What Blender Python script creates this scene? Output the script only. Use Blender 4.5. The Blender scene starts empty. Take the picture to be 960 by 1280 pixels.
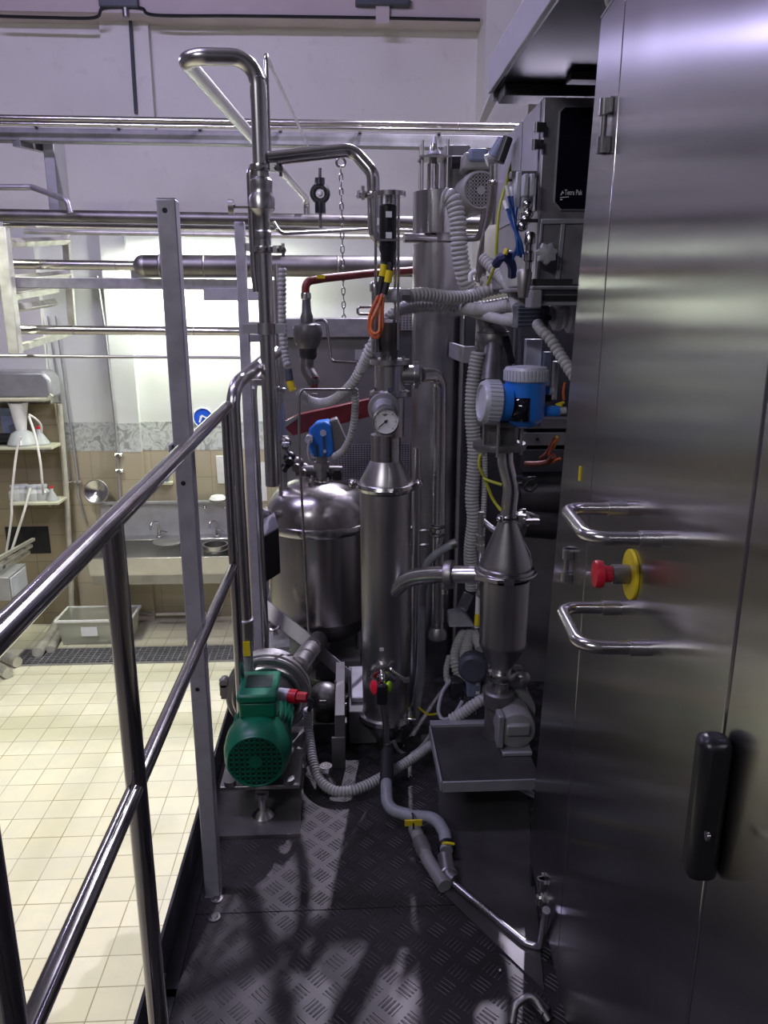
import bpy, math, random
from mathutils import Vector, Matrix
random.seed(7)
sc = bpy.context.scene
col = sc.collection
V = Vector
PI = math.pi
# ---------------------------------------------------------------- camera
FPX = 962.0
CAM = V((0, 0, 3.3))
YAW, PITCH = math.radians(2.86), math.radians(14.8)
FW = V((math.sin(YAW)*math.cos(PITCH), math.cos(YAW)*math.cos(PITCH), -math.sin(PITCH)))
RT = V((math.cos(YAW), -math.sin(YAW), 0))
UP = RT.cross(FW)
cd = bpy.data.cameras.new('camera'); cam = bpy.data.objects.new('camera', cd); col.objects.link(cam)
cam.location = CAM
cam.rotation_euler = Matrix((RT, UP, -FW)).transposed().to_euler()
cd.sensor_fit = 'VERTICAL'; cd.sensor_height = 36.0; cd.lens = FPX/1280*36.0
cd.clip_start = 0.02
sc.camera = cam

def ray(px, py): return FW + RT*((px-480)/FPX) - UP*((py-640)/FPX)
def W(px, py, Y):
    d = ray(px, py); return CAM + d*(Y/d.y)
def PX(px, py, X):
    d = ray(px, py); return CAM + d*(X/d.x)
def PZ(px, py, z):
    d = ray(px, py); return CAM + d*((z-CAM.z)/d.z)
def S(n, p): return n*((p-CAM).dot(FW))/FPX       # n photo pixels as metres at point p
CABN = V((-0.9968, 0.0802, 0)); CABP = V((0.46, 1.52, 1.8)); CABT = V((0.0802, 0.9968, 0))
def PC(px, py, off=0.0):                              # point on the big cabinet's face
    d = ray(px, py); t = (CABP + CABN*off - CAM).dot(CABN)/d.dot(CABN); return CAM + d*t

# ---------------------------------------------------------------- mesh builder
def frame_of(ax):
    ax = ax.normalized()
    t = V((0, 0, 1)) if abs(ax.z) < 0.9 else V((1, 0, 0))
    u = t.cross(ax).normalized(); w = ax.cross(u)
    return u, w
class MB:
    def __init__(s): s.v = []; s.f = []
    def add(s, vs, fs):
        o = len(s.v); s.v += [V(x) for x in vs]; s.f += [tuple(i+o for i in f) for f in fs]; return s
    def box(s, c, size, rot=None):
        hx, hy, hz = size[0]/2, size[1]/2, size[2]/2; c = V(c)
        vs = [V((x, y, z)) for x in (-hx, hx) for y in (-hy, hy) for z in (-hz, hz)]
        if rot is not None: vs = [rot @ q for q in vs]
        return s.add([q+c for q in vs], [(0,1,3,2),(4,6,7,5),(0,4,5,1),(2,3,7,6),(0,2,6,4),(1,5,7,3)])
    def bb(s, x0, x1, y0, y1, z0, z1): return s.box(((x0+x1)/2, (y0+y1)/2, (z0+z1)/2), (abs(x1-x0), abs(y1-y0), abs(z1-z0)))
    def bar(s, p0, p1, a, b, upv=(0, 0, 1)):          # rectangular bar along p0-p1: a wide, b along upv
        p0, p1 = V(p0), V(p1); ax = (p1-p0); L = ax.length; ax = ax/L
        w = V(upv); w = (w - ax*w.dot(ax))
        if w.length < 1e-4: w = V((0, 1, 0))
        w.normalize(); u = w.cross(ax)
        return s.box((p0+p1)/2, (a, L, b), Matrix((u, ax, w)).transposed())
    def rings(s, rs, cap=True, closed=False):
        n = len(rs[0]); o = len(s.v)
        for r in rs: s.v += r
        m = len(rs)
        for i in range(m if closed else m-1):
            j = (i+1) % m
            for k in range(n): s.f.append((o+i*n+k, o+i*n+(k+1) % n, o+j*n+(k+1) % n, o+j*n+k))
        if cap and not closed:
            s.f.append(tuple(o+k for k in reversed(range(n)))); s.f.append(tuple(o+(m-1)*n+k for k in range(n)))
        return s
    def cyl(s, p0, p1, r0, r1=None, n=20):
        p0, p1 = V(p0), V(p1); r1 = r0 if r1 is None else r1; u, w = frame_of(p1-p0)
        R = lambda p, r: [p + u*(r*math.cos(2*PI*k/n)) + w*(r*math.sin(2*PI*k/n)) for k in range(n)]
        return s.rings([R(p0, r0), R(p1, r1)])
    def lathe(s, prof, o, ax=(0, 0, 1), n=36):
        o, ax = V(o), V(ax).normalized(); u, w = frame_of(ax)
        rs = [[o + ax*h + u*(max(r, 1e-4)*math.cos(2*PI*k/n)) + w*(max(r, 1e-4)*math.sin(2*PI*k/n)) for k in range(n)] for r, h in prof]
        return s.rings(rs)
    def sweep(s, path, r, n=12, cap=True, squash=None):
        path = [V(p) for p in path]; m = len(path); rs = []
        rr = r if isinstance(r, (list, tuple)) else [r]*m
        t = (path[1]-path[0]).normalized(); u, w = frame_of(t)
        for i, p in enumerate(path):
            a = path[max(i-1, 0)]; b = path[min(i+1, m-1)]; t2 = (b-a)
            t2 = t2.normalized() if t2.length > 1e-9 else t
            q = t.rotation_difference(t2); u = q @ u; w = q @ w; t = t2
            rs.append([p + u*(rr[i]*math.cos(2*PI*k/n)) + w*(rr[i]*math.sin(2*PI*k/n)) for k in range(n)])
        return s.rings(rs, cap)
    def tube(s, pts, r, bend=None, n=14): return s.sweep(fillet(pts, bend if bend else r*2.5), r, n)
    def torus(s, c, ax, R, r, n=32, m=10):
        c = V(c); ax = V(ax).normalized(); u, w = frame_of(ax); rs = []
        for i in range(n):
            d = u*math.cos(2*PI*i/n) + w*math.sin(2*PI*i/n)
            rs.append([c + d*(R + r*math.cos(2*PI*k/m)) + ax*(r*math.sin(2*PI*k/m)) for k in range(m)])
        return s.rings(rs, False, True)
    def ball(s, c, r, n=20, ax=(0, 0, 1), sq=1.0):
        return s.lathe([(r*math.sin(PI*i/10), -r*sq*math.cos(PI*i/10)) for i in range(11)], c, ax, n)
    def prism(s, pts, ext):
        pts = [V(p) for p in pts]; e = V(ext); n = len(pts)
        return s.add(pts + [p+e for p in pts], [tuple(range(n)), tuple(reversed(range(n, 2*n)))] + [(k, n+k, n+(k+1) % n, (k+1) % n) for k in range(n)])
    def hex(s, p0, p1, r): return s.cyl(p0, p1, r, n=6)
    def build(s, name, mat, parent=None, bevel=0.0, origin=None):
        o = V((0, 0, 0))
        if parent is not None:
            t = parent
            while t.parent: t = t.parent
            o = V(t.location)
        elif origin is not None: o = V(origin)
        me = bpy.data.meshes.new(name)
        me.from_pydata([tuple(q-o) for q in s.v], [], s.f)
        me.validate(); me.materials.append(mat)
        import bmesh
        b = bmesh.new(); b.from_mesh(me); bmesh.ops.recalc_face_normals(b, faces=b.faces[:]); b.to_mesh(me); b.free()
        me.polygons.foreach_set('use_smooth', [True]*len(me.polygons))
        me.set_sharp_from_angle(angle=0.62)
        ob = bpy.data.objects.new(name, me); col.objects.link(ob)
        if parent is not None: ob.parent = parent
        elif origin is not None: ob.location = o
        if bevel:
            bv = ob.modifiers.new('bevel', 'BEVEL'); bv.width = bevel; bv.segments = 2; bv.limit_method = 'ANGLE'; bv.angle_limit = 0.7
        return ob
def fillet(pts, bend, seg=8):
    pts = [V(p) for p in pts]; out = [pts[0]]
    for i in range(1, len(pts)-1):
        a, b, c = pts[i-1], pts[i], pts[i+1]
        d0 = (a-b); d1 = (c-b); l0, l1 = d0.length, d1.length; d0 /= l0; d1 /= l1
        ang = d0.angle(d1)
        if ang > PI-0.03: out.append(b); continue
        bd = bend[i-1] if isinstance(bend, (list, tuple)) else bend
        tl = min(bd/math.tan(ang/2), l0*0.49, l1*0.49); rad = tl*math.tan(ang/2)
        cen = b + (d0+d1).normalized()*(rad/math.sin(ang/2))
        p0, p1 = b+d0*tl, b+d1*tl; e0, e1 = p0-cen, p1-cen; th = e0.angle(e1)
        for k in range(seg+1):
            f = k/seg
            out.append(cen + (e0*math.sin((1-f)*th) + e1*math.sin(f*th))/math.sin(th))
    out.append(pts[-1]); return out
def spline(pts, step=0.01):
    P = [V(p) for p in pts]; P = [P[0]*2-P[1]] + P + [P[-1]*2-P[-2]]; out = []
    for i in range(1, len(P)-2):
        a, b, c, d = P[i-1:i+3]; n = max(2, int((c-b).length/step))
        for k in range(n):
            t = k/n
            out.append(0.5*((2*b) + (c-a)*t + (2*a-5*b+4*c-d)*t*t + (3*b-a-3*c+d)*t**3))
    out.append(P[-2]); return out
def resample(path, step):
    out = [path[0].copy()]; acc = 0.0; need = step
    for a, b in zip(path[:-1], path[1:]):
        L = (b-a).length
        while acc + L >= need:
            out.append(a.lerp(b, (need-acc)/L)); need += step
        acc += L
    out.append(path[-1].copy()); return out
def hose_mesh(pts, r, pitch=None, amp=0.13, n=14):      # ribbed conduit
    pitch = pitch or r*0.62
    path = resample(spline(pts, pitch/3), pitch/5)
    prof = (1-amp*1.7, 0.98, 1.06, 1.06, 0.98)
    return MB().sweep(path, [r*prof[i % 5] for i in range(len(path))], n)

# ---------------------------------------------------------------- things
def tag(o, label, cat, group=None):
    o['label'] = label; o['category'] = cat
    if group: o['group'] = group
    return o
def thing(name, label, cat, loc, group=None):
    o = bpy.data.objects.new(name, None); col.objects.link(o); o.location = V(loc); o.empty_display_size = 0.05
    return tag(o, label, cat, group)
def solo(mb, name, mat, label, cat, group=None, bevel=0.0):
    zs = min(q.z for q in mb.v); c = sum(mb.v, V())/len(mb.v)
    return tag(mb.build(name, mat, None, bevel, (c.x, c.y, zs)), label, cat, group)
def struct(mb, name, mat, bevel=0.0, parent=None):
    o = mb.build(name, mat, parent, bevel); o['kind'] = 'structure'; return o
def note(o, t): o['label'] = t; return o
def copy_tree(o, parent=None):
    c = o.copy(); col.objects.link(c); c.parent = parent
    for ch in list(o.children): copy_tree(ch, c)
    return c

# ---------------------------------------------------------------- materials
def srgb(h):
    h = h.lstrip('#'); c = [int(h[i:i+2], 16)/255 for i in (0, 2, 4)]
    return tuple((x/12.92 if x <= 0.04045 else ((x+0.055)/1.055)**2.4) for x in c) + (1,)
class NT:
    def __init__(s, name):
        s.m = bpy.data.materials.new(name); s.m.use_nodes = True; s.t = s.m.node_tree; s.n = s.t.nodes; s.l = s.t.links
        s.b = s.n['Principled BSDF']
    def node(s, t, **k):
        q = s.n.new(t)
        for a, b in k.items():
            if a.startswith('i_'):
                key = a[2:]; key = int(key) if key.isdigit() else key
                q.inputs[key].default_value = b
            else: setattr(q, a, b)
        return q
    def link(s, a, b): s.l.new(a, b)
    def set(s, **k):
        for a, b in k.items(): s.b.inputs[a.replace('_', ' ')].default_value = b
    def math(s, op, a, b=None, clamp=False):
        q = s.n.new('ShaderNodeMath'); q.operation = op; q.use_clamp = clamp
        for i, x in enumerate((a, b)):
            if x is None: continue
            if isinstance(x, (int, float)): q.inputs[i].default_value = x
            else: s.l.new(x, q.inputs[i])
        return q.outputs[0]
    def mix(s, f, a, b):
        q = s.n.new('ShaderNodeMix'); q.data_type = 'RGBA'
        for i, x in ((0, f), (6, a), (7, b)):
            if isinstance(x, (int, float, tuple)): q.inputs[i].default_value = x
            else: s.l.new(x, q.inputs[i])
        return q.outputs[2]
    def ramp(s, fac, stops):
        q = s.n.new('ShaderNodeValToRGB'); e = q.color_ramp.elements
        e[0].position, e[0].color = stops[0]; e[1].position, e[1].color = stops[-1]
        for p, c in stops[1:-1]: x = e.new(p); x.color = c
        s.l.new(fac, q.inputs[0]); return q.outputs[0]
def plain(name, c, rough=0.5, metal=0.0, var=0.12, scale=14.0, bump=0.0, **k):
    t = NT(name); c = srgb(c) if isinstance(c, str) else tuple(c)+(1,)
    t.set(Roughness=rough, Metallic=metal, **k)
    tc = t.node('ShaderNodeTexCoord'); nz = t.node('ShaderNodeTexNoise', i_Scale=scale, i_Detail=4.0)
    t.link(tc.outputs['Object'], nz.inputs['Vector'])
    dk = tuple(x*(1-var) for x in c[:3])+(1,); lt = tuple(min(1, x*(1+var)) for x in c[:3])+(1,)
    t.link(t.ramp(nz.outputs[0], [(0.3, dk), (0.7, lt)]), t.b.inputs['Base Color'])
    t.link(t.math('ADD', t.math('MULTIPLY', nz.outputs[0], rough*0.5), rough*0.75), t.b.inputs['Roughness'])
    if bump:
        bp = t.node('ShaderNodeBump', i_Strength=bump, i_Distance=0.01); t.link(nz.outputs[0], bp.inputs['Height']); t.link(bp.outputs[0], t.b.inputs['Normal'])
    return t.m
def steel(name, c, rough, stretch=(1, 1, 1), scale=60.0, rvar=0.10, cvar=0.10, aniso=0.0, bump=0.0, spots=0.0):
    t = NT(name); c = tuple(c)+(1,)
    t.set(Metallic=1.0, Anisotropic=aniso)
    tc = t.node('ShaderNodeTexCoord'); mp = t.node('ShaderNodeMapping'); mp.inputs['Scale'].default_value = stretch
    t.link(tc.outputs['Object'], mp.inputs['Vector'])
    nz = t.node('ShaderNodeTexNoise', i_Scale=scale, i_Detail=3.0); t.link(mp.outputs[0], nz.inputs['Vector'])
    big = t.node('ShaderNodeTexNoise', i_Scale=5.0, i_Detail=5.0); t.link(tc.outputs['Object'], big.inputs['Vector'])
    t.link(t.math('ADD', t.math('ADD', t.math('MULTIPLY', nz.outputs[0], rvar), t.math('MULTIPLY', big.outputs[0], rvar)), rough-rvar), t.b.inputs['Roughness'])
    dk = tuple(x*(1-cvar*1.5) for x in c[:3])+(1,)
    t.link(t.ramp(big.outputs[0], [(0.3, dk), (0.65, c)]), t.b.inputs['Base Color'])
    if bump:
        bp = t.node('ShaderNodeBump', i_Strength=bump, i_Distance=0.002); t.link(nz.outputs[0], bp.inputs['Height']); t.link(bp.outputs[0], t.b.inputs['Normal'])
    return t.m
def emit(name, c, s):
    t = NT(name); t.set(Base_Color=tuple(c)+(1,), Emission_Color=tuple(c)+(1,), Emission_Strength=s); return t.m

M = {}
M['polish'] = steel('polished stainless', (.62, .61, .60), .20, scale=30, rvar=.08)
M['satin'] = steel('satin stainless', (.56, .55, .54), .30, (1, 1, .05), 160, .10, bump=.05)
M['drum'] = steel('ground stainless shell', (.50, .49, .48), .33, (1, 1, 12), 40, .12, bump=.04)
M['pipe'] = steel('drawn pipe steel', (.62, .61, .605), .25, scale=8, rvar=.04, cvar=.05)
M['tanksteel'] = steel('mirror ground tank steel', (.50, .48, .46), .24, (1, 1, .05), 90, .08)
M['dull'] = steel('dull stainless', (.40, .39, .38), .45, scale=40, rvar=.12, cvar=.2)
M['darksteel'] = steel('dark stained steel', (.20, .19, .185), .45, scale=40, rvar=.15, cvar=.3)
M['column'] = steel('column shell steel', (.42, .415, .42), .34, (1, 1, .08), 110, .12, cvar=.3, bump=.05)
M['galv'] = plain('grey painted square tube', (.40, .385, .44), .45, .35, .10, 30)
M['rail'] = steel('handrail steel', (.54, .53, .53), .12, scale=20, rvar=.06)
M['frame'] = plain('frame steel', (.35, .34, .36), .4, .7, .15, 20)
M['framewarm'] = plain('bracket steel', (.55, .54, .48), .45, .6, .15, 14)
M['black'] = plain('black plastic', (.012, .012, .014), .35, 0, .2)
M['rubber'] = plain('black rubber', (.018, .018, .018), .6, 0, .2)
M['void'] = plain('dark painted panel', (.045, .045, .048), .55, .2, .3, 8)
M['panelgrey'] = plain('grey enclosure sheet', (.17, .165, .16), .5, .3, .2, 6)
M['hose'] = plain('grey ribbed conduit', (.40, .40, .385), .5, 0, .12, 30)
M['hosedark'] = plain('grey soft hose', (.27, .29, .31), .45, 0, .12, 30)
M['blue'] = plain('blue enamel', (.022, .19, .66), .35, 0, .1)
M['bluesign'] = plain('blue sign face', (.01, .08, .55), .4, 0, .05)
M['lid'] = plain('pale grey cover', (.50, .52, .57), .38, .1, .06)
M['red'] = plain('red plastic', (.55, .012, .03), .35, 0, .08)
M['redlamp'] = plain('red lens', (.85, .02, .05), .25, 0, .05)
M['greenlens'] = plain('lime lens', (.45, .85, .02), .25, 0, .05)
M['yellow'] = plain('yellow plastic', (.70, .56, .01), .45, 0, .08)
M['green'] = plain('green motor enamel', (.004, .145, .075), .38, 0, .18, 10)
M['greendark'] = plain('dark green recess', (.002, .02, .012), .6, 0, .2)
M['redpipe'] = plain('red oxide pipe', (.17, .024, .024), .42, .1, .2, 12)
M['orange'] = plain('orange cable sheath', (.60, .13, .03), .45, 0, .1)
M['brown'] = plain('brown cable sheath', (.16, .035, .02), .5, 0, .1)
M['limecable'] = plain('green yellow cable sheath', (.42, .44, .03), .45, 0, .1)
M['bluecable'] = plain('blue air hose', (.005, .06, .24), .4, 0, .1)
M['navy'] = plain('navy hose bundle', (.012, .02, .10), .5, 0, .1)
M['white'] = plain('white plastic', (.72, .72, .68), .45, 0, .06)
M['whitecable'] = plain('white cable', (.62, .60, .55), .5, 0, .06)
M['label'] = plain('white label', (.75, .75, .75), .5, 0, .03)
M['dial'] = plain('white dial', (.72, .72, .70), .4, 0, .02)
M['ink'] = plain('black ink', (.01, .01, .01), .5, 0, .0)
M['motorgrey'] = plain('grey motor enamel', (.24, .235, .22), .5, 0, .15, 14)
M['pumpgrey'] = plain('grey pump casting', (.27, .27, .26), .5, .2, .15, 14)
M['bluegrey'] = plain('blue grey box', (.16, .19, .27), .5, 0, .1)
M['slate'] = plain('slate plastic', (.055, .065, .085), .5, 0, .1)
M['aluminium'] = plain('aluminium casting', (.50, .50, .53), .40, .35, .1, 30)
M['valve'] = plain('grey valve casting', (.16, .155, .15), .42, .6, .25, 20)
M['cream'] = plain('cream plastic', (.50, .50, .36), .5, 0, .08)
M['bracket'] = plain('light bracket plate', (.36, .36, .38), .45, .4, .08, 20)
M['cordite'] = plain('stone coloured pipe', (.42, .40, .32), .45, .1, .12, 12)
# ---------------------------------------------------------------- patterned materials
def tile_mat(name, c1, c2, mortar, w, h, ms, plane, off, rough, spread=0.0, dirt=None):
    t = NT(name); t.set(Roughness=rough)
    tc = t.node('ShaderNodeTexCoord'); sp = t.node('ShaderNodeSeparateXYZ'); t.link(tc.outputs['Object'], sp.inputs[0])
    cb = t.node('ShaderNodeCombineXYZ')
    t.link(t.math('SUBTRACT', sp.outputs[0], off[0]), cb.inputs[0])
    t.link(t.math('SUBTRACT', sp.outputs[1 if plane == 'xy' else 2], off[1]), cb.inputs[1])
    br = t.node('ShaderNodeTexBrick', offset=0.0, squash=1.0)
    br.inputs['Scale'].default_value = 1.0; br.inputs['Brick Width'].default_value = w; br.inputs['Row Height'].default_value = h
    br.inputs['Mortar Size'].default_value = ms; br.inputs['Mortar Smooth'].default_value = 0.1
    br.inputs['Color1'].default_value = srgb(c1); br.inputs['Color2'].default_value = srgb(c2); br.inputs['Mortar'].default_value = srgb(mortar)
    t.link(cb.outputs[0], br.inputs['Vector'])
    nz = t.node('ShaderNodeTexNoise', i_Scale=3.5, i_Detail=8.0, i_Roughness=0.65); t.link(tc.outputs['Object'], nz.inputs['Vector'])
    out = br.outputs[0]
    if dirt: out = t.mix(t.ramp(nz.outputs[0], [(0.42, (0, 0, 0, 1)), (0.60, (dirt, dirt, dirt, 1))]), out, srgb('bdbbad'))
    t.link(out, t.b.inputs['Base Color'])
    t.link(t.math('ADD', t.math('MULTIPLY', nz.outputs[0], 0.3), rough-0.1), t.b.inputs['Roughness'])
    bp = t.node('ShaderNodeBump', i_Strength=0.35, i_Distance=0.003, invert=True); t.link(br.outputs['Fac'], bp.inputs['Height']); t.link(bp.outputs[0], t.b.inputs['Normal'])
    return t.m
M['floortile'] = tile_mat('cream floor tiles', 'd2cdb6', 'c6c0a6', '8c8368', .195, .195, .0035, 'xy', (-1.283, 3.005), .40, dirt=.45)
M['walltile'] = tile_mat('beige wall tiles', 'aea48c', 'a79d84', '8f866d', .62, .29, .003, 'xz', (-2.66, 0.13), .30)
def plaster():
    t = NT('painted masonry'); tc = t.node('ShaderNodeTexCoord')
    n1 = t.node('ShaderNodeTexNoise', i_Scale=0.8, i_Detail=6.0); n2 = t.node('ShaderNodeTexNoise', i_Scale=9.0, i_Detail=5.0)
    for n in (n1, n2): t.link(tc.outputs['Object'], n.inputs['Vector'])
    a = t.ramp(n1.outputs[0], [(0.35, srgb('c6c4bf')), (0.6, srgb('d6d5d1'))])
    t.link(t.mix(t.ramp(n2.outputs[0], [(0.62, (0, 0, 0, 1)), (0.75, (.25, .25, .25, 1))]), a, srgb('b5b1a8')), t.b.inputs['Base Color'])
    t.set(Roughness=.55)
    bp = t.node('ShaderNodeBump', i_Strength=.15, i_Distance=.01); t.link(n2.outputs[0], bp.inputs['Height']); t.link(bp.outputs[0], t.b.inputs['Normal'])
    return t.m
M['plaster'] = plaster()
M['gloss'] = plain('white gloss paint', (.66, .68, .64), .22, 0, .04, 3)
M['soffit'] = plain('pinkish painted concrete', (.48, .42, .42), .6, 0, .08, 3)
def border():
    t = NT('marbled border tiles'); tc = t.node('ShaderNodeTexCoord')
    n = t.node('ShaderNodeTexNoise', i_Scale=9.0, i_Detail=8.0, i_Distortion=1.5); t.link(tc.outputs['Object'], n.inputs['Vector'])
    t.link(t.ramp(n.outputs[0], [(.38, srgb('8f938c')), (.5, srgb('c4c8c2')), (.62, srgb('a3a69c'))]), t.b.inputs['Base Color']); t.set(Roughness=.3); return t.m
M['border'] = border()
M['piertile'] = tile_mat('grimy shaded brown tiles', '857a60', '7d7259', '5f5642', .62, .29, .003, 'xz', (-2.66, 0.13), .35)  # grime and the pier's lack of light both put into the colour
def tread():
    # five-bar chequer plate: small cells, bars turned a quarter turn in alternate cells
    t = NT('five bar tread plate'); tc = t.node('ShaderNodeTexCoord'); mp = t.node('ShaderNodeMapping')
    mp.inputs['Rotation'].default_value = (0, 0, math.radians(45)); mp.inputs['Scale'].default_value = (17, 17, 17)
    t.link(tc.outputs['Object'], mp.inputs[0]); sp = t.node('ShaderNodeSeparateXYZ'); t.link(mp.outputs[0], sp.inputs[0])
    x, y = sp.outputs[0], sp.outputs[1]
    fx = t.math('SUBTRACT', t.math('FRACT', x), .5); fy = t.math('SUBTRACT', t.math('FRACT', y), .5)
    par = t.math('FLOORED_MODULO', t.math('ADD', t.math('FLOOR', x), t.math('FLOOR', y)), 2.0)
    inv = t.math('SUBTRACT', 1.0, par)
    a = t.math('ADD', t.math('MULTIPLY', fx, par), t.math('MULTIPLY', fy, inv))       # across the bars
    b = t.math('ADD', t.math('MULTIPLY', fy, par), t.math('MULTIPLY', fx, inv))       # along the bars
    wave = t.math('COSINE', t.math('MULTIPLY', a, 2*PI*5.5))
    ina = t.math('LESS_THAN', t.math('ABSOLUTE', a), .37); inb = t.math('SUBTRACT', 1.0, t.math('POWER', t.math('MULTIPLY', t.math('ABSOLUTE', b), 3.2), 6.0), True)
    h = t.math('MULTIPLY', t.math('MULTIPLY', t.math('MAXIMUM', wave, 0.0), ina), inb)
    nz = t.node('ShaderNodeTexNoise', i_Scale=4.0, i_Detail=6.0); t.link(tc.outputs['Object'], nz.inputs['Vector'])
    base = t.ramp(nz.outputs[0], [(.35, (.030, .029, .028, 1)), (.65, (.062, .058, .058, 1))])
    t.link(t.mix(t.math('MULTIPLY', h, .6), base, (.16, .155, .155, 1)), t.b.inputs['Base Color'])
    t.set(Metallic=.55)
    t.link(t.math('ADD', t.math('MULTIPLY', nz.outputs[0], .3), .32), t.b.inputs['Roughness'])
    bp = t.node('ShaderNodeBump', i_Strength=.8, i_Distance=.004); t.link(h, bp.inputs['Height']); t.link(bp.outputs[0], t.b.inputs['Normal'])
    return t.m
M['tread'] = tread()
def door_mat():
    # stainless sheet ground up and down: highlights draw out sideways
    t = NT('vertically ground cabinet steel'); t.set(Metallic=1.0, Anisotropic=.95)
    tc = t.node('ShaderNodeTexCoord'); mp = t.node('ShaderNodeMapping'); mp.inputs['Scale'].default_value = (1, 1, .03)
    t.link(tc.outputs['Object'], mp.inputs[0])
    fine = t.node('ShaderNodeTexNoise', i_Scale=420.0, i_Detail=2.0); t.link(mp.outputs[0], fine.inputs[0])
    big = t.node('ShaderNodeTexNoise', i_Scale=3.0, i_Detail=6.0); t.link(tc.outputs['Object'], big.inputs[0])
    tg = t.node('ShaderNodeTangent', direction_type='RADIAL', axis='Z'); t.link(tg.outputs[0], t.b.inputs['Tangent'])
    t.link(t.math('ADD', t.math('MULTIPLY', big.outputs[0], .05), .165), t.b.inputs['Roughness'])
    t.link(t.mix(t.math('MULTIPLY', fine.outputs[0], .5), t.ramp(big.outputs[0], [(.3, (.41, .405, .41, 1)), (.7, (.46, .455, .46, 1))]), (.43, .425, .43, 1)), t.b.inputs['Base Color'])
    bp = t.node('ShaderNodeBump', i_Strength=.03, i_Distance=.001); t.link(fine.outputs[0], bp.inputs['Height']); t.link(bp.outputs[0], t.b.inputs['Normal'])
    return t, tg
_dm, _tg = door_mat(); M['door'] = _dm.m
def glassy(name, c, rough, alpha_trans=1.0):
    t = NT(name); t.set(Base_Color=tuple(c)+(1,), Roughness=rough, Transmission_Weight=alpha_trans, IOR=1.3); return t.m
M['glass'] = glassy('clear glassware', (.72, .75, .72), .12, .45)
M['tub'] = glassy('milky clear plastic', (.80, .82, .72), .35, .75)
M['darkglass'] = plain('dark window glass', (.006, .006, .012), .08, 0, .05)
M['tray'] = plain('weathered tray steel', (.20, .20, .205), .55, .3, .3, 6)
M['sheen'] = plain('grey steel hood', (.33, .33, .34), .4, .4, .1, 8)

M['farwall'] = plain('grey hall cladding', (.20, .195, .205), .6, 0, .15, 2)
# ---------------------------------------------------------------- the setting
ZP = 1.8                                              # top of the service platform
WY = 8.05                                             # face of the far wall
struct(MB().bb(-7.5, 4.5, -4.5, 8.5, -.2, 0), 'floor', M['floortile'])
struct(MB().bb(-7.7, 4.7, WY, WY+.25, -.2, 7.2), 'wall_back', M['plaster'])
struct(MB().bb(-7.75, -7.5, -4.7, WY, -.2, 7.2), 'wall_left', M['farwall'])
struct(MB().bb(4.5, 4.75, -4.7, WY, -.2, 7.2), 'wall_right', M['farwall'])
struct(MB().bb(-7.7, 4.7, -4.75, -4.5, -.2, 7.2), 'wall_front', M['farwall'])
struct(MB().bb(-7.7, 4.7, -4.7, 8.3, 7.2, 7.4), 'ceiling', M['farwall'])
struct(MB().bb(-7.5, 4.5, WY-.012, WY, 0, 1.87), 'wall_back_tile_panel', M['walltile'])
struct(MB().bb(-7.5, 4.5, WY-.014, WY, 1.87, 2.17), 'trim_1', M['border'])
struct(MB().bb(-7.5, 4.5, WY-.008, WY, 2.17, 4.12), 'wall_back_gloss_panel', M['gloss'])
zb = W(480, 22, WY-.30).z
struct(MB().bb(-7.5, W(606, 20, WY-.3).x, WY-.30, WY, zb, 7.2), 'trim_2', M['soffit'])          # beam under the ceiling
# pilasters
def pil(px0, px1, py, d, name):
    a, b = W(px0, py, WY-d), W(px1, py, WY-d)
    struct(MB().bb(a.x, b.x, WY-d, WY, 0, zb), name, M['plaster'])
a, b = W(134, 410, WY-.10), W(164, 410, WY-.10)
struct(MB().bb(a.x, b.x, WY-.10, WY, 2.17, 4.15), 'trim_3', M['gloss'])
struct(MB().bb(a.x, b.x, WY-.10, WY, 0, 1.87), 'trim_4', M['walltile'])
struct(MB().bb(a.x, b.x, WY-.102, WY, 1.87, 2.17), 'trim_7', M['border'])
a, b = W(128, 80, WY-.08), W(188, 80, WY-.08)
struct(MB().bb(a.x, b.x, WY-.08, WY, 4.86, zb), 'trim_5', M['plaster'])
a, b = W(606, 80, WY-.45), W(628, 80, WY-.45)
struct(MB().bb(a.x, b.x+.25, WY-.45, WY, 3.6, 7.2), 'trim_6', M['plaster'])
# the tiled pier with the shelves
PY = WY-.13
pr = W(74, 560, PY).x
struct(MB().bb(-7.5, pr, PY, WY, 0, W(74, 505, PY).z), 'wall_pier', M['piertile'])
struct(MB().bb(-7.5, pr-.05, PY+.04, WY, W(74, 505, PY).z, W(60, 300, PY).z), 'wall_pier_plaster', M['plaster'])
# the opening in the pier
hl, hr = W(10, 690, PY-.005), W(60, 658, PY-.005)
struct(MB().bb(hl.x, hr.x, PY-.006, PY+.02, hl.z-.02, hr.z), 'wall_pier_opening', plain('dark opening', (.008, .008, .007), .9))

# ---- platform
PXL, PXR = -.45, 1.7
def tread_plate(y0, y1, nm): struct(MB().bb(PXL, PXR, y0, y1-.003, ZP-.006, ZP), nm, M['tread'])
ys = PZ(290, 1141, ZP).y
tread_plate(-1.2, ys, 'floor_tread_plate_1'); tread_plate(ys, 4.1, 'floor_tread_plate_2')
struct(MB().bb(PXL, PXR, -1.2, 4.1, ZP-.10, ZP-.007), 'floor_platform_deck', M['void'])
for k, (x, y) in enumerate(((-.40, 3.95), (-.40, .3), (1.6, 3.95), (1.6, .3))):
    struct(MB().bb(x-.04, x+.04, y-.04, y+.04, 0, ZP-.101), 'floor_platform_post_%d' % (k+1), M['frame'])

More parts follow.
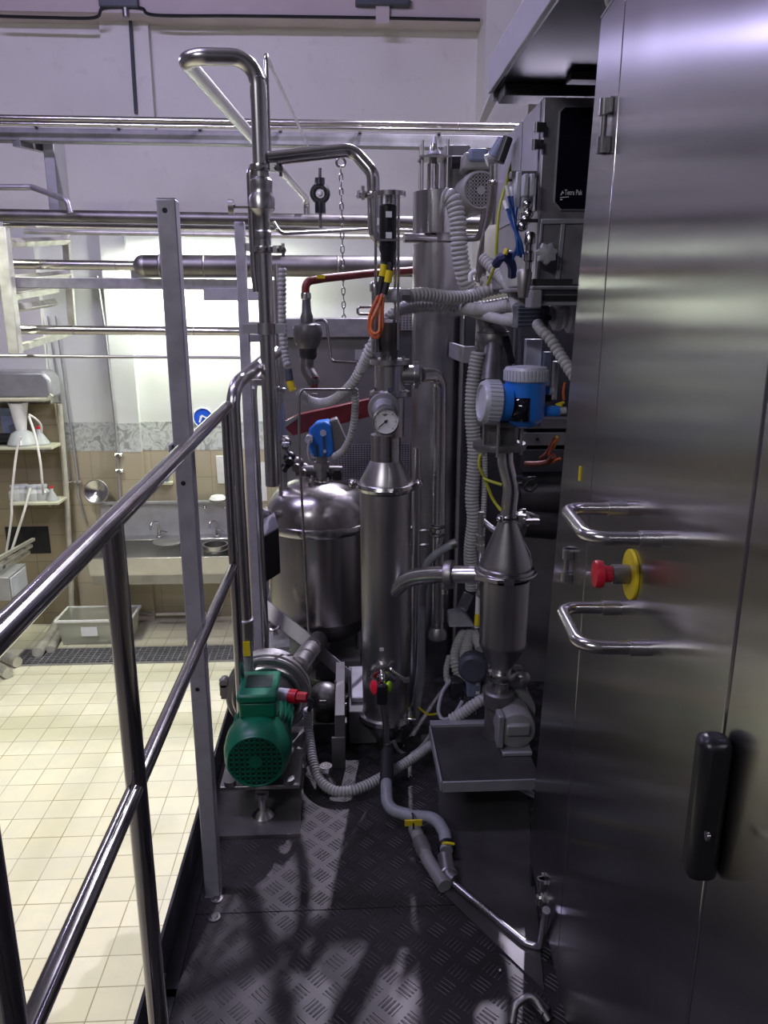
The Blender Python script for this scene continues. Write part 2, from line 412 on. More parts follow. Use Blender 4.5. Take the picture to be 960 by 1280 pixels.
# ---------------------------------------------------------------- things on the far wall
# drain grate in the tiled floor
g0, g1 = PZ(15, 832, 0), PZ(300, 808, 0)
dg = thing('drain_grate', 'long dark steel grid drain cover set in the cream tiled floor', 'drain', ((g0.x+.1)/2, 7, 0))
gx0, gx1, gy0, gy1 = g0.x, .35, g0.y, g1.y
MB().bb(gx0, gx1, gy0, gy1, 0.001, .004).build('channel', M['black'], dg)
m = MB()
for k in range(int((gx1-gx0)/.06)+1): m.bb(gx0+k*.06-.004, gx0+k*.06+.004, gy0, gy1, .004, .014)
for k in range(9): y = gy0+(gy1-gy0)*k/8; m.bb(gx0, gx1, y-.005, y+.005, .004, .013)
o = m.build('bars', M['frame'], dg)
MB().bb(gx0-.02, gx1, gy0-.02, gy0, 0, .012).bb(gx0-.02, gx1, gy1, gy1+.02, 0, .012).bb(gx0-.02, gx0, gy0, gy1, 0, .012).build('rim', M['frame'], dg)

# wash sink
sy0, sy1 = 7.36, WY-.115
sx0, sx1 = W(127, 640, sy1).x, -1.12
zt = W(200, 626, sy1).z; zr = W(200, 697, sy0).z; zap = W(200, 718, sy0).z
sk = thing('wash_sink', 'long stainless wash trough with tall splashback below the blue sign', 'sink', ((sx0+sx1)/2, 7.75, 0))
MB().bb(sx0, sx1, sy1-.02, sy1, zr+.06, zt).bb(sx0, sx1, sy1-.05, sy1-.02, zt-.02, zt).build('splashback', M['sheen'], sk)
for px, py in ((140, 634), (228, 633), (256, 634), (281, 634)):
    p = W(px, py, sy1-.02); MB().ball(p, .018).build('fixing_cap', M['polish'], sk)
m = MB().bb(sx0, sx1, sy0, sy0+.03, zap, zr).bb(sx0, sx1, sy1-.16, sy1-.02, zr+.04, zr+.07).bb(sx0, sx1, sy0+.03, sy1-.16, zap-.02, zap)
m.bb(sx0, sx0+.02, sy0, sy1-.02, zap, zr+.07).bb(sx1-.02, sx1, sy0, sy1-.02, zap, zr+.07).bb(sx0, sx1, sy1-.19, sy1-.16, zap, zr+.07)
m.build('trough', M['satin'], sk, .004)
MB().bb(sx0, sx1, sy0+.1, sy1-.05, zap-.14, zap-.02).build('underframe', M['dull'], sk)
for x in (sx0+.08, sx1-.08):
    MB().bb(x-.025, x+.025, sy1-.2, sy1-.15, 0, zap-.14).build('leg', M['dull'], sk)
def faucet(px, py):
    p = W(px, py, sy1-.10); p.z = zr+.07
    t = thing('mixer_tap', '', 'tap', p, 'taps on the wash trough')
    MB().lathe([(.03, 0), (.032, .015), (.018, .02), (.016, .06), (.0, .065)], p, n=16).build('base', M['polish'], t)
    MB().tube([p+V((0, 0, .05)), p+V((0, 0, .17)), p+V((-.05, -.10, .19)), p+V((-.05, -.13, .12))], .011, .04).build('spout', M['polish'], t)
    MB().tube([p+V((0, 0, .06)), p+V((.05, -.02, .075)), p+V((.09, -.06, .075))], .008, .02).build('lever', M['polish'], t)
    return t
faucet(200, 682)['label'] = 'chrome mixer tap on the wash trough beside the dark basin stain'
faucet(272, 679)['label'] = 'chrome mixer tap on the wash trough above the steel pot'
p = W(270, 695, sy0+.18); r = .12
t = thing('steel_pot', 'round open stainless pot standing in the wash trough', 'pot', (p.x, p.y, p.z))
ph = W(270, 680, sy0+.18).z-zap
MB().lathe([(r*.9, 0), (r, .01), (r, ph-.015), (r*1.06, ph-.01), (r*1.06, ph), (r*.93, ph), (r*.92, .015), (0, .012)], (p.x, p.y, zap+.001)).build('body', M['satin'], t)
MB().torus((p.x, p.y, zap+ph-.05), (0, 0, 1), r*1.01, .006).build('band', M['polish'], t)
p = W(215, 684, sy1-.16)
solo(MB().lathe([(.13, 0), (.15, .02), (.13, .025), (.06, .012), (0, .01)], (p.x, p.y-.16, zr+.071)), 'shallow_dish', M['dull'], 'dull shallow steel dish on the back ledge of the wash trough', 'dish')
# round bowl hung on the wall above the sink
p = W(126, 624, WY-.06)
t = thing('steel_bowl', 'round polished bowl leaning on the top edge of the sink splashback', 'bowl', (p.x, p.y, zt))
MB().lathe([(.0, 0), (.06, .012), (.115, .05), (.125, .05), (.125, .06), (.11, .058), (.06, .025), (0, .012)], (p.x, WY-.13, zt+.115), (0, -1, .15)).build('shell', M['polish'], t)
MB().torus((p.x, WY-.185, zt+.122), (0, -1, .15), .122, .007).build('rim', M['dull'], t)
# blue round sign
p = W(254, 522, WY-.01); rs = S(12.5, p)
t = thing('round_sign', 'round blue mandatory sign on the white wall above the wash trough', 'sign', (p.x, p.y, p.z-rs))
MB().cyl(p, p+V((0, -.008, 0)), rs, n=40).build('disc', M['bluesign'], t)
p2 = p+V((0, -.009, 0)); MB().torus(p2, (0, 1, 0), rs*.97, .006, 40, 6).build('white_edge', M['label'], t)
MB().prism([p2+V((x*rs, 0, z*rs)) for x, z in ((-.1, .3), (.42, .02), (.5, -.12), (.35, -.15), (-.05, .1), (-.3, -.5), (-.45, -.45), (-.3, .15))], (0, -.002, 0)).build('pictogram', M['label'], t)
# notices, soap holder, switch plates
p = W(277, 587, WY-.012); solo(MB().box((p.x, WY-.02, p.z), (.10, .014, .30)), 'towel_dispenser', M['white'], 'tall white dispenser on the beige tiles beside the rail end post', 'dispenser', bevel=.006)
p = W(326, 602, WY-.012); solo(MB().box((p.x, WY-.016, p.z), (.12, .006, .42)), 'paper_notice', M['label'], 'white paper notice on the beige tiles behind the big riser pipe', 'notice')
p = W(273, 622, WY-.1); 
solo(MB().lathe([(.06, 0), (.09, .02), (.07, .05), (.03, .06), (0, .06)], (p.x, WY-.14, zt+.002), n=14), 'cleaning_cloth', M['white'], 'crumpled white cloth on top of the sink splashback', 'cloth')
p = W(205, 603, WY-.02)
t = thing('soap_holder', 'cream tray fixed to the beige tiles above the wash trough', 'soap tray', (p.x, p.y, p.z-.05))
MB().box((p.x, WY-.045, p.z), (.20, .07, .03)).box((p.x, WY-.02, p.z+.05), (.20, .014, .12)).build('tray', M['cream'], t, .004)
MB().lathe([(.02, 0), (.02, .08), (.01, .09), (.008, .12)], (p.x+.04, WY-.05, p.z+.015), n=12).build('bottle', M['bluegrey'], t)
# thin supply pipes down the far wall
def wall_pipe(pts, rad, lab, mat='cordite', valves=(), name='supply_pipe', group=None):
    P = [W(x, y, Y) for x, y, Y in pts]
    t = thing(name, lab, 'pipe', (P[-1].x, P[-1].y, P[-1].z), group)
    MB().tube(P, rad, .05, 10).build('run', M[mat], t)
    for (x, y, Y) in valves:
        q = W(x, y, Y-.03)
        MB().cyl(q+V((0, .06, 0)), q+V((0, -.03, 0)), .018, n=12).hex(q+V((-.035, .02, 0)), q+V((.035, .02, 0)), .022).build('tap_body', M['polish'], t)
    return t
wall_pipe([(60, 395, WY-.06), (71, 470, WY-.06), (83, 560, WY-.06), (87, 602, WY-.06)], .011, 'thin steel pipe down the white wall, the one just beside the tiled pier', 'sheen', ((86, 603, WY-.06),))
wall_pipe([(70, 395, WY-.07), (80, 470, WY-.07), (93, 570, WY-.07), (97, 603, WY-.07), (97, 618, WY-.08), (106, 650, WY-.08)], .011, 'thin steel pipe ending in a tap and bent spout on the beige tiles', 'sheen', ((97, 603, WY-.06),))
wall_pipe([(121, 345, WY-.14), (131, 410, WY-.14), (145, 540, WY-.14), (150, 626, WY-.14)], .012, 'thin steel pipe running down the front of the white pilaster', 'sheen', ((148, 569, WY-.13), (149, 589, WY-.13)))
wall_pipe([(74, 505, PY-.03), (82, 600, PY-.03), (88, 700, PY-.03), (90, 762, PY-.03), (84, 772, PY-.2)], .028, 'stone coloured waste pipe down the corner of the tiled pier', 'cordite')
wall_pipe([(100, 768, WY-.1), (180, 766, WY-.1), (190, 768, WY-.1)], .022, 'pale waste pipe lying along the wall foot beneath the trough', 'cordite')
wall_pipe([(277, 724, 7.75), (277, 758, 7.75), (272, 766, 7.75), (195, 768, 7.75)], .016, 'bent pale drain pipe hanging below the wash trough', 'cordite')

# shelves, glassware and vacuum flask rig on the pier
def shelf(px0, px1, py, lab, D=.30):
    a, b = W(px0, py, PY-D), W(px1, py, PY-D)
    t = thing('wall_shelf', lab, 'shelf', ((a.x+b.x)/2, PY, a.z), 'pale shelves on the tiled pier')
    MB().bb(a.x, b.x, PY-D, PY-.001, a.z-.025, a.z).build('board', M['cream'], t, .004)
    MB().bb(a.x+.12, a.x+.15, PY-D+.05, PY-.001, a.z-.06, a.z-.025).bb(b.x-.12, b.x-.09, PY-D+.05, PY-.001, a.z-.06, a.z-.025).build('bracket', M['dull'], t)
    return a.z
z1 = shelf(-60, 65, 560, 'upper pale shelf on the tiled pier, carrying the tall white filter cup')
z2 = shelf(12, 73, 629, 'lower pale shelf on the tiled pier, carrying clear glass jars')
def erlen(px, z, D, r, h, lab, cap='red'):
    p = W(px, 555, PY-D); o = V((p.x, p.y, z+.001))
    t = thing('conical_flask', lab, 'flask', o, 'glass flasks on the pier shelves')
    MB().lathe([(r, 0), (r*1.02, h*.06), (r*.3, h*.72), (r*.28, h), (r*.22, h), (r*.24, h*.72), (r*.92, h*.08), (0, h*.04)], o, n=20).build('glass', M['glass'], t)
    MB().lathe([(r*.3, h*.96), (r*.33, h*1.0), (r*.3, h*1.12), (0, h*1.12)], o, n=14).build('stopper', M[cap], t)
    return t
erlen(51, z1, .12, .09, .16, 'small conical flask with red stopper at the end of the upper shelf')
p = W(29, 556, PY-.16); o = V((p.x, p.y, z1+.001))
t = thing('filter_flask', 'tall white filter cup standing on a squat clear flask on the upper shelf', 'flask', o)
MB().lathe([(.14, 0), (.145, .02), (.10, .12), (.05, .15), (.05, .13), (.1, .1), (.13, .02), (0, .015)], o, n=22).build('flask', M['glass'], t)
MB().lathe([(.05, .151), (.06, .22), (.085, .38), (.095, .42), (.085, .42), (.05, .2), (0, .2)], o, n=22).build('cup', M['white'], t)
p = W(11, 552, PY-.13); o = V((p.x, p.y, z1+.001))
t = thing('vacuum_pump', 'small black vacuum pump on the upper shelf beside the filter cup', 'pump', o)
MB().cyl(o+V((-.12, 0, .06)), o+V((.05, 0, .06)), .055).build('body', M['black'], t)
MB().bb(o.x+.04, o.x+.12, o.y-.05, o.y+.05, o.z+.005, o.z+.2).build('head', M['slate'], t, .006)
MB().bb(o.x-.12, o.x+.05, o.y-.05, o.y+.05, o.z, o.z+.012).build('foot_plate', M['rubber'], t)
p = W(14, 530, PY-.06); solo(MB().bb(p.x-.10, p.x+.07, PY-.05, PY-.001, p.z-.14, p.z+.16), 'poster_card', M['bluegrey'], 'faded grey blue card on the pier above the vacuum pump', 'card')
for k, (px, D, lab) in enumerate(((21, .16, 'squat clear jar on the lower shelf beneath the filter cup'), (30, .14, 'round clear jar in the middle of the lower shelf'), (42, .17, 'wide clear jar with pale lid on the lower shelf'), (53, .15, 'short clear jar on the lower shelf below the red stoppered flask'))):
    p = W(px, 620, PY-D); o = V((p.x, p.y, z2+.001)); r = .075
    t = thing('glass_jar', lab, 'jar', o, 'clear jars on the lower shelf')
    MB().lathe([(r, 0), (r*1.03, .01), (r*1.03, .08), (r*.7, .11), (r*.7, .13), (r*.6, .13), (r*.6, .11), (r*.93, .08), (r*.93, .012), (0, .01)], o, n=18).build('glass', M['glass'], t)
    MB().lathe([(r*.75, .131), (r*.75, .15), (0, .152)], o, n=18).build('lid', M['lid'], t)
erlen(58, z2, .2, .06, .13, 'small flask with a red stopper on the lower shelf end')
def cable(pts, rad, name, mat, lab, cat='cable', group=None, n=8):
    return solo(MB().sweep(spline(pts, .015), rad, n), name, M[mat], lab, cat, group)
cable([W(x, y, Y) for x, y, Y in ((26, 546, 7.25), (20, 570, 7.25), (15, 620, 7.22), (14, 650, 7.2), (8, 690, 7.2))], .012, 'white_hose', 'whitecable', 'white rubber hose hanging from the filter flask past the lower shelf', 'hose')
cable([W(x, y, Y) for x, y, Y in ((36, 520, 7.38), (44, 545, 7.33), (50, 575, 7.28), (53, 605, 7.3), (54, 618, 7.4))], .012, 'white_hose', 'whitecable', 'white rubber hose looping from the filter cup down to the jars', 'hose')
cable([W(x, y, Y) for x, y, Y in ((38, 610, 7.3), (30, 640, 7.2), (22, 665, 7.18), (14, 690, 7.15))], .012, 'white_hose', 'whitecable', 'white rubber hose drooping from the jars into the dark wall opening', 'hose')
cable([W(x, y, Y) for x, y, Y in ((36, 518, 7.4), (44, 523, 7.4), (51, 531, 7.45), (52, 541, 7.48))], .010, 'white_hose', 'whitecable', 'short white tube from the filter cup to the red stoppered flask', 'hose')
# grey steel hood box on the pier
a, b = W(-40, 499, PY-.25), W(61, 464, PY-.25)
t = thing('dryer_hood', 'grey rounded steel hood box on the pier above the upper shelf', 'hood', ((a.x+b.x)/2, PY, a.z))
m = MB(); pts = [(a.x, a.z), (b.x, a.z), (b.x+.0, a.z+.18), (b.x-.06, b.z), (a.x, b.z)]
m.prism([(x, PY-.25, z) for x, z in pts], (0, .289, 0)); m.build('shell', M['sheen'], t, .03)
MB().tube([(a.x, PY-.27, a.z-.005), (b.x-.03, PY-.27, a.z-.005), (b.x+.01, PY-.27, a.z+.04)], .02, .03).build('lower_lip', M['cream'], t)
# trough of rods and small box at the near side of the opening
t = thing('conveyor_rail_set', 'slim bright steel guide rails slanting into the dark wall opening', 'conveyor', W(0, 720, 6.6))
for d in (0, 1, 2):
    MB().bar(W(-60, 730+d*14, 5.9), W(42-d*3, 674+d*8, 7.55), .03, .03).build('guide_rail', M['framewarm'], t)
for f in (.35, .62, .88):
    MB().bar(W(-60, 730, 5.9).lerp(W(42, 674, 7.55), f), W(-60, 758, 5.9).lerp(W(36, 690, 7.55), f), .02, .02, (0, 1, 0)).build('cross_tie', M['dull'], t)
a, b = W(-30, 752, 6.7), W(10, 722, 6.7)
t = thing('junction_box', 'pale grey junction box under the slanting guide rails', 'box', ((a.x+b.x)/2, 6.9, a.z))
MB().bb(a.x, b.x, 6.7, 7.1, a.z, b.z).build('case', M['sheen'], t, .006)
MB().bb(b.x, b.x+.008, 6.73, 7.07, a.z+.02, b.z-.02).build('cover', M['lid'], t, .003)
# plastic tub on the floor by the drain
a, b = PZ(74, 808, 0), PZ(164, 808, 0)
y0 = a.y; h = W(72, 776, y0).z; y1 = y0+.36
t = thing('storage_tub', 'milky clear plastic tub standing on the tiles by the drain', 'tub', ((a.x+b.x)/2, y0+.2, 0))
i, e = .03, .045
o_ = [V((a.x+i, y0+i, .001)), V((b.x-i, y0+i, .001)), V((b.x-i, y1-i, .001)), V((a.x+i, y1-i, .001))]
p_ = [V((a.x-.0, y0, h)), V((b.x, y0, h)), V((b.x, y1, h)), V((a.x, y1, h))]
q_ = [V((a.x+.012, y0+.012, h)), V((b.x-.012, y0+.012, h)), V((b.x-.012, y1-.012, h)), V((a.x+.012, y1-.012, h))]
r_ = [V((a.x+e, y0+e, .014)), V((b.x-e, y0+e, .014)), V((b.x-e, y1-e, .014)), V((a.x+e, y1-e, .014))]
MB().rings([o_, p_, q_, r_]).build('body', M['tub'], t)
MB().bb(a.x-.02, b.x+.02, y0-.02, y0+.004, h-.02, h+.006).bb(a.x-.02, b.x+.02, y1-.004, y1+.02, h-.02, h+.006).bb(a.x-.02, a.x+.004, y0, y1, h-.02, h+.006).bb(b.x-.004, b.x+.02, y0, y1, h-.02, h+.006).build('rim', M['white'], t, .004)
MB().box(((a.x+b.x)/2-.05, y0+.004, h*.55), (.16, .004, .1)).build('sticker', M['label'], t)
MB().bb(a.x+.06, b.x-.06, y0+.06, y1-.06, .015, .06).build('sediment', M['cordite'], t)
# pipes on the floor beside the tub
for k, (pts, rad, lab) in enumerate((
    (((74, 776), (60, 800), (52, 808), (47, 816)), .055, 'thick steel pipe elbow lying on the tiles against the tub'),
    (((78, 788), (68, 802), (63, 812)), .04, 'thin steel pipe elbow lying on the tiles between tub and drain'),
    (((-14, 812), (8, 822), (22, 828)), .05, 'pale pipe stub poking along the floor past the handrail'),
    (((-20, 826), (0, 836), (10, 842)), .05, 'pale pipe stub on the floor, nearer of the two by the drain end'))):
    P = [PZ(x, y, rad*1.02) for x, y in pts]
    solo(MB().tube(P, rad, rad*2.2), 'floor_pipe', M['framewarm'], lab, 'pipe', 'loose pipes on the tiles')

# lamp on the far wall, tucked behind the capped pipe
LY = WY-.32
a, b = W(165, 341, LY), W(318, 341, LY)
t = thing('wall_lamp', 'long bright tube lamp on the white wall behind the capped pipe', 'lamp', ((a.x+b.x)/2, LY, a.z))
MB().bb(a.x, b.x, LY-.05, LY+.05, a.z+.03, a.z+.09).build('housing', M['white'], t, .005)
MB().bb(a.x, b.x, LY-.058, LY-.05, a.z-.05, a.z+.09).build('spill_plate', M['sheen'], t)  # added plate that keeps the tube's light off the machine
MB().cyl((a.x+.02, LY, a.z), (b.x-.02, LY, a.z), .02).build('tube', emit('lamp tube', (.93, 1, .83), 400.0), t)
MB().bb((a.x+b.x)/2-.05, (a.x+b.x)/2+.05, LY+.05, WY-.008, a.z+.04, a.z+.07).build('arm', M['white'], t)

# ---------------------------------------------------------------- pipe rack across the hall
def rack_pipe(px0, px1, py0, py1, h, Y, mat, name, lab, cat='pipe', kind='pipe', extra=None):
    p0, p1 = W(px0, py0, Y), W(px1, py1, Y); r = S(h/2, p0); _d = (p1-p0).normalized()
    if px0 < 0: p0 = p0-_d*2.5
    if px1 >= 640: p1 = p1+_d*2.0
    t = thing(name, lab, cat, ((p0.x+p1.x)/2, Y, min(p0.z, p1.z)-r))
    if kind == 'pipe': MB().cyl(p0, p1, r, n=28).build('run', M[mat], t)
    else: MB().bar(p0, p1, S(20, p0), r*2).build('run', M[mat], t, .004)
    if kind == 'pipe':
        for f in (.22, .71):
            q = p0.lerp(p1, f); ax = (p1-p0).normalized()
            MB().torus(q, ax, r*.96, r*.10, 24, 6).build('weld_ring', M['dull'], t)
    return t, p0, p1, r
rack_pipe(-60, 652, 146.5, 158, 8, 6.0, 'tanksteel', 'overhead_pipe', 'slim bright overhead pipe running along the top of the cable tray')
rack_pipe(-60, 652, 153.5, 164, 5, 5.9, 'polish', 'overhead_pipe', 'thin bright pipe just beneath the topmost overhead pipe')
t, p0, p1, r = rack_pipe(-60, 640, 168, 180, 15, 6.05, 'tray', 'cable_tray', 'long dented grey channel beam under the topmost overhead pipes', 'cable tray', 'bar')
for k in range(15):
    q = p0.lerp(p1, (k+.5)/15); MB().bb(q.x-.012, q.x+.012, q.y-.08, q.y+.02, q.z+r+.001, q.z+r+.02).build('clip', M['polish'], t)
rack_pipe(0, 640, 269, 279, 15, 5.9, 'darksteel', 'overhead_pipe', 'wide dark pipe crossing the hall at the top of the pipe bracket')
rack_pipe(5, 640, 281, 291, 7, 6.0, 'polish', 'overhead_pipe', 'slim bright pipe tucked under the wide dark overhead pipe')
rack_pipe(30, 640, 289.5, 299, 6, 6.15, 'framewarm', 'overhead_pipe', 'pale slim pipe, lowest of the three together above the capped pipe')
rack_pipe(10, 200, 330, 332.5, 12, 6.1, 'tanksteel', 'overhead_pipe', 'middling steel pipe meeting the dark dome capped pipe')
t, p0, p1, r = rack_pipe(180, 520, 332, 333, 26, 5.6, 'darksteel', 'capped_pipe', 'fat dark steel pipe closed by a rounded dark cap')
MB().ball(p0, r*1.02, 24, (1, 0, 0)).build('end_cap', M['dull'], t)
MB().torus(p0.lerp(p1, .06), (1, 0, 0), r*1.0, .008).build('cap_seam', M['dull'], t)
rack_pipe(3, 300, 353, 356, 13, 5.7, 'frame', 'cross_rail', 'flat grey steel rail below the capped pipe', 'rail', 'bar')
rack_pipe(25, 330, 412, 414.5, 11, 5.9, 'tanksteel', 'overhead_pipe', 'steel pipe crossing the bright lamp patch on the wall')
rack_pipe(-30, 300, 445, 447, 4, 5.8, 'dull', 'overhead_pipe', 'thinnest dark pipe, lowest on the pipe bracket')
a = W(272, 368, 5.65)
solo(MB().bar(W(255, 368, 5.65), W(330, 368, 5.65), S(10, a), S(15, a)), 'cable_channel', M['bracket'], 'short pale metal channel behind the slim square post', 'channel', bevel=.004)
# bracket frame of square tubes that carries the rack
t = thing('pipe_bracket', 'pale square tube bracket frame hanging at the end of the pipe rack', 'bracket', W(40, 440, 5.9))
def bar(p0, p1, w, nm='bar', mat='framewarm', par=None): return MB().bar(p0, p1, w, w, (0, 1, 0)).build(nm, M[mat], par, .004)
w = S(11, W(20, 350, 5.6))
MB().bar(W(2, 284, 5.6), W(20, 442, 5.6), w*1.25, w*1.3, (0, 1, 0)).build('front_upright', M['framewarm'], t, .004)
MB().bar(W(82, 292, 6.7), W(91, 412, 6.7), w*.9, w*.9, (0, 1, 0)).build('rear_upright', M['framewarm'], t, .004)
for (a0, a1) in (((4, 304, 5.62), (84, 301, 6.7)), ((10, 350, 5.62), (86, 343, 6.7)), ((14, 372, 5.62), (70, 362, 6.5)), ((16, 386, 5.62), (68, 378, 6.5)), ((20, 436, 5.62), (86, 416, 6.7))):
    bar(W(*a0), W(*a1), w*.8, 'side_rung', 'framewarm', t)
# hanger tubes at the far side
P = [W(-20, 234, 5.8), W(40, 234, 5.8), W(84, 250, 5.7), W(88, 266, 5.7)]
solo(MB().tube(P, .02, .05), 'bent_conduit', M['frame'], 'bent steel conduit ahead of the grey duct above the bracket', 'conduit')
a, b = W(62, 180, 6.3), W(84, 268, 6.3)
solo(MB().bb(a.x, b.x, 6.15, 6.4, b.z, a.z+.06), 'vertical_duct', M['sheen'], 'dark grey upright duct between the cable tray and dark pipe', 'duct', bevel=.006)
solo(MB().bar(W(20, 178, 6.0), W(64, 188, 6.4), .06, .05), 'tray_brace', M['frame'], 'short slanting grey brace under the cable tray by the duct', 'brace')
# pipe loop valve hanging near the machine
t = thing('hanging_valve', 'black round gauge valve hanging on a thin rod before the back wall', 'valve', W(400, 300, 5.2))
a = W(400, 242, 5.2); r = S(9, a)
MB().torus(a, (0, 1, 0), r, r*.42, 28, 10).build('ring', M['black'], t)
MB().ball(a, r*.42).build('hub', M['white'], t)
MB().cyl(W(400, 210, 5.2), a+V((0, 0, r)), S(2, a), n=10).build('rod', M['polish'], t)
MB().cyl(a-V((0, 0, r*1.1)), a-V((0, 0, r*2.6)), r*.75, n=16).build('body', M['black'], t)
MB().cyl(a+V((0, 0, r*1.1)), a+V((0, 0, r*2.0)), r*.7, n=16).build('collar', M['black'], t)
MB().cyl(a-V((0, 0, r*2.6)), a-V((0, 0, r*4.6)), S(2, a), n=10).build('stem', M['polish'], t)
# chain
t = thing('hanging_chain', 'thin steel link chain hanging in front of the capped pipe', 'chain', W(430, 410, 4.2))
a, b = W(426, 208, 4.2), W(430, 402, 4.2); L = (b-a).length; n = int(L/.034); m = MB()
for k in range(n):
    c = a.lerp(b, (k+.5)/n); ax = V((0, 1, 0)) if k % 2 else V((1, 0, 0))
    u = ax.cross(V((0, 0, 1)))
    loop = [c+u*(.009*math.cos(2*PI*i/12))+V((0, 0, .021*math.sin(2*PI*i/12))) for i in range(13)]
    m.sweep(loop, .0036, 6, False)
m.build('links', M['polish'], t)
MB().torus(a+V((0, 0, .02)), (0, 1, 0), .022, .007, 20, 8).build('hook_ring', M['polish'], t)
MB().ball(b-V((0, 0, .03)), S(5, b)).ball(b-V((.035, 0, .035)), S(4, b)).build('weight', M['aluminium'], t)
# cable and fittings along the beam
yb = WY-.31
cable([W(-10, 20, yb), W(60, 22, yb), W(118, 22, yb), W(130, 10, yb), W(175, 10, yb), W(195, 19, yb), W(300, 20, yb), W(450, 22, yb), W(600, 25, yb)], .014, 'beam_cable', 'black', 'dark cable strung along the concrete beam under the ceiling')
a = W(149, 2, yb)
t = thing('junction_fitting', 'dark cable junction fitting on the beam above the pilaster', 'fitting', a)
MB().box(a, (.34, .08, .10)).build('box', M['slate'], t, .01)
MB().cyl(a+V((.05, 0, -.05)), a+V((.05, 0, -.12)), .03).build('gland', M['dull'], t)
a = W(478, 4, yb)
t = thing('floodlight', 'dark floodlight fitting at the top of the beam above the column', 'light', a)
MB().box(a, (.48, .16, .07)).build('case', M['slate'], t, .01)
MB().box(a+V((0, 0, -.10)), (.12, .08, .14)).build('bracket', M['soffit'], t)
cable([W(162, 10, WY-.1), W(166, 80, WY-.1), W(170, 142, WY-.1)], .016, 'wall_cable', 'slate', 'dark cable running straight down the upper pilaster', 'cable')
P0 = PX(640, 105, W(640, 105, 3.2).x)
# ---------------------------------------------------------------- helpers for process fittings
def tri_clamp(parent, c, ax, R, lug=(1, 0, 0), mat='polish', k=1.0):
    c = V(c); ax = V(ax).normalized(); lug = V(lug).normalized()
    cl = MB().lathe([(R*.98, -.010*k), (R*1.12, -.008*k), (R*1.16, 0), (R*1.12, .008*k), (R*.98, .010*k)], c, ax, 32).build('clamp', M[mat], parent)
    e = c+lug*R*1.1; s = ax.cross(lug).normalized()
    m = MB().box(e+lug*.012*k, (.022*k, .022*k, .022*k), Matrix((lug, s, ax)).transposed())
    m.cyl(e+lug*.018*k-s*.025*k, e+lug*.018*k+s*.03*k, .005*k, n=10)
    m.ball(e+lug*.018*k+s*.03*k, .011*k, 12).box(e+lug*.018*k+s*.036*k+ax*.011*k, (.010*k, .008*k, .018*k)).box(e+lug*.018*k+s*.036*k-ax*.011*k, (.010*k, .008*k, .018*k))
    m.build('wing_nut', M['dull'], cl)
    return cl
def vert(px, py, Y): p = W(px, py, Y); return V((p.x, Y, 0)), p
def zat(px, py, Y): return W(px, py, Y).z
def profile(px, Y, rows):                         # rows (photo y, half width px) -> lathe profile about a vertical axis
    out = []
    for y, r in rows:
        p = W(px, y, Y); out.append((S(r, p), p.z))
    return out
def axis_at(px, py, Y): p = W(px, py, Y); return V((p.x, p.y, 0))

# ---------------------------------------------------------------- guard rail
RX = -.34
gr = thing('guardrail', 'polished round tube guardrail with two sloping looking rails along the platform edge', 'guardrail', (RX, 1.0, ZP))
p0, p1 = PX(-20, 812, RX), PX(284, 508, RX)
d = (p0-p1).normalized(); r = .016
gp = PX(143, 690, RX); gn = PX(6, 1235, RX); gb = PX(289, 640, RX)
e0 = p1+d*((p1-p0).length+1.2)
MB().sweep([e0, p1], r, 24).build('top_rail', M['rail'], gr)
MB().ball(p1, r).build('rail_end', M['rail'], gr)
q0, q1 = PX(46, 1265, RX), PX(291, 710, RX); dq = (q0-q1).normalized()
e1 = q1+dq*((q1-q0).length+1.0)
MB().sweep([e1, q1], .0138, 24).build('mid_rail', M['rail'], gr)
def rail_z(Y): f = (Y-p1.y)/(p0.y-p1.y); return p1.z+(p0.z-p1.z)*f
for y in (gp.y, gb.y, gn.y):
    t = MB().cyl((RX, y, ZP), (RX, y, rail_z(y)), .0165 if y < 1.5 else .0145, n=24).build('post', M['rail'], gr)
    MB().lathe([(.035, 0), (.035, .006), (.016, .007), (.016, .02)], (RX, y, ZP), n=20).build('foot_flange', M['galv'], t)
# toe boards
tb = thing('toe_board', 'dark steel toe board standing along the platform edge under the far part of the rail', 'toe board', (-.43, 2.4, ZP))
ye = PX(200, 1165, -.42).y
MB().bb(-.437, -.43, ye, 4.0, ZP, ZP+.12).bb(-.437, -.40, ye, 4.0, ZP, ZP+.005).build('plate', M['void'], tb)
MB().cyl((-.43, ye+.03, ZP+.03), (-.426, ye+.03, ZP+.03), .008, n=10).build('bolt', M['dull'], tb)
tb = thing('toe_board', 'dark steel toe board at the platform edge below the near rail post', 'toe board', (-.43, .5, ZP))
MB().bb(-.445, -.438, -.6, ye+.02, ZP, ZP+.10).bb(-.445, -.40, -.6, ye+.02, ZP, ZP+.005).build('plate', M['void'], tb)
MB().cyl((-.438, ye-.02, ZP+.03), (-.433, ye-.02, ZP+.03), .008, n=10).build('bolt', M['dull'], tb)

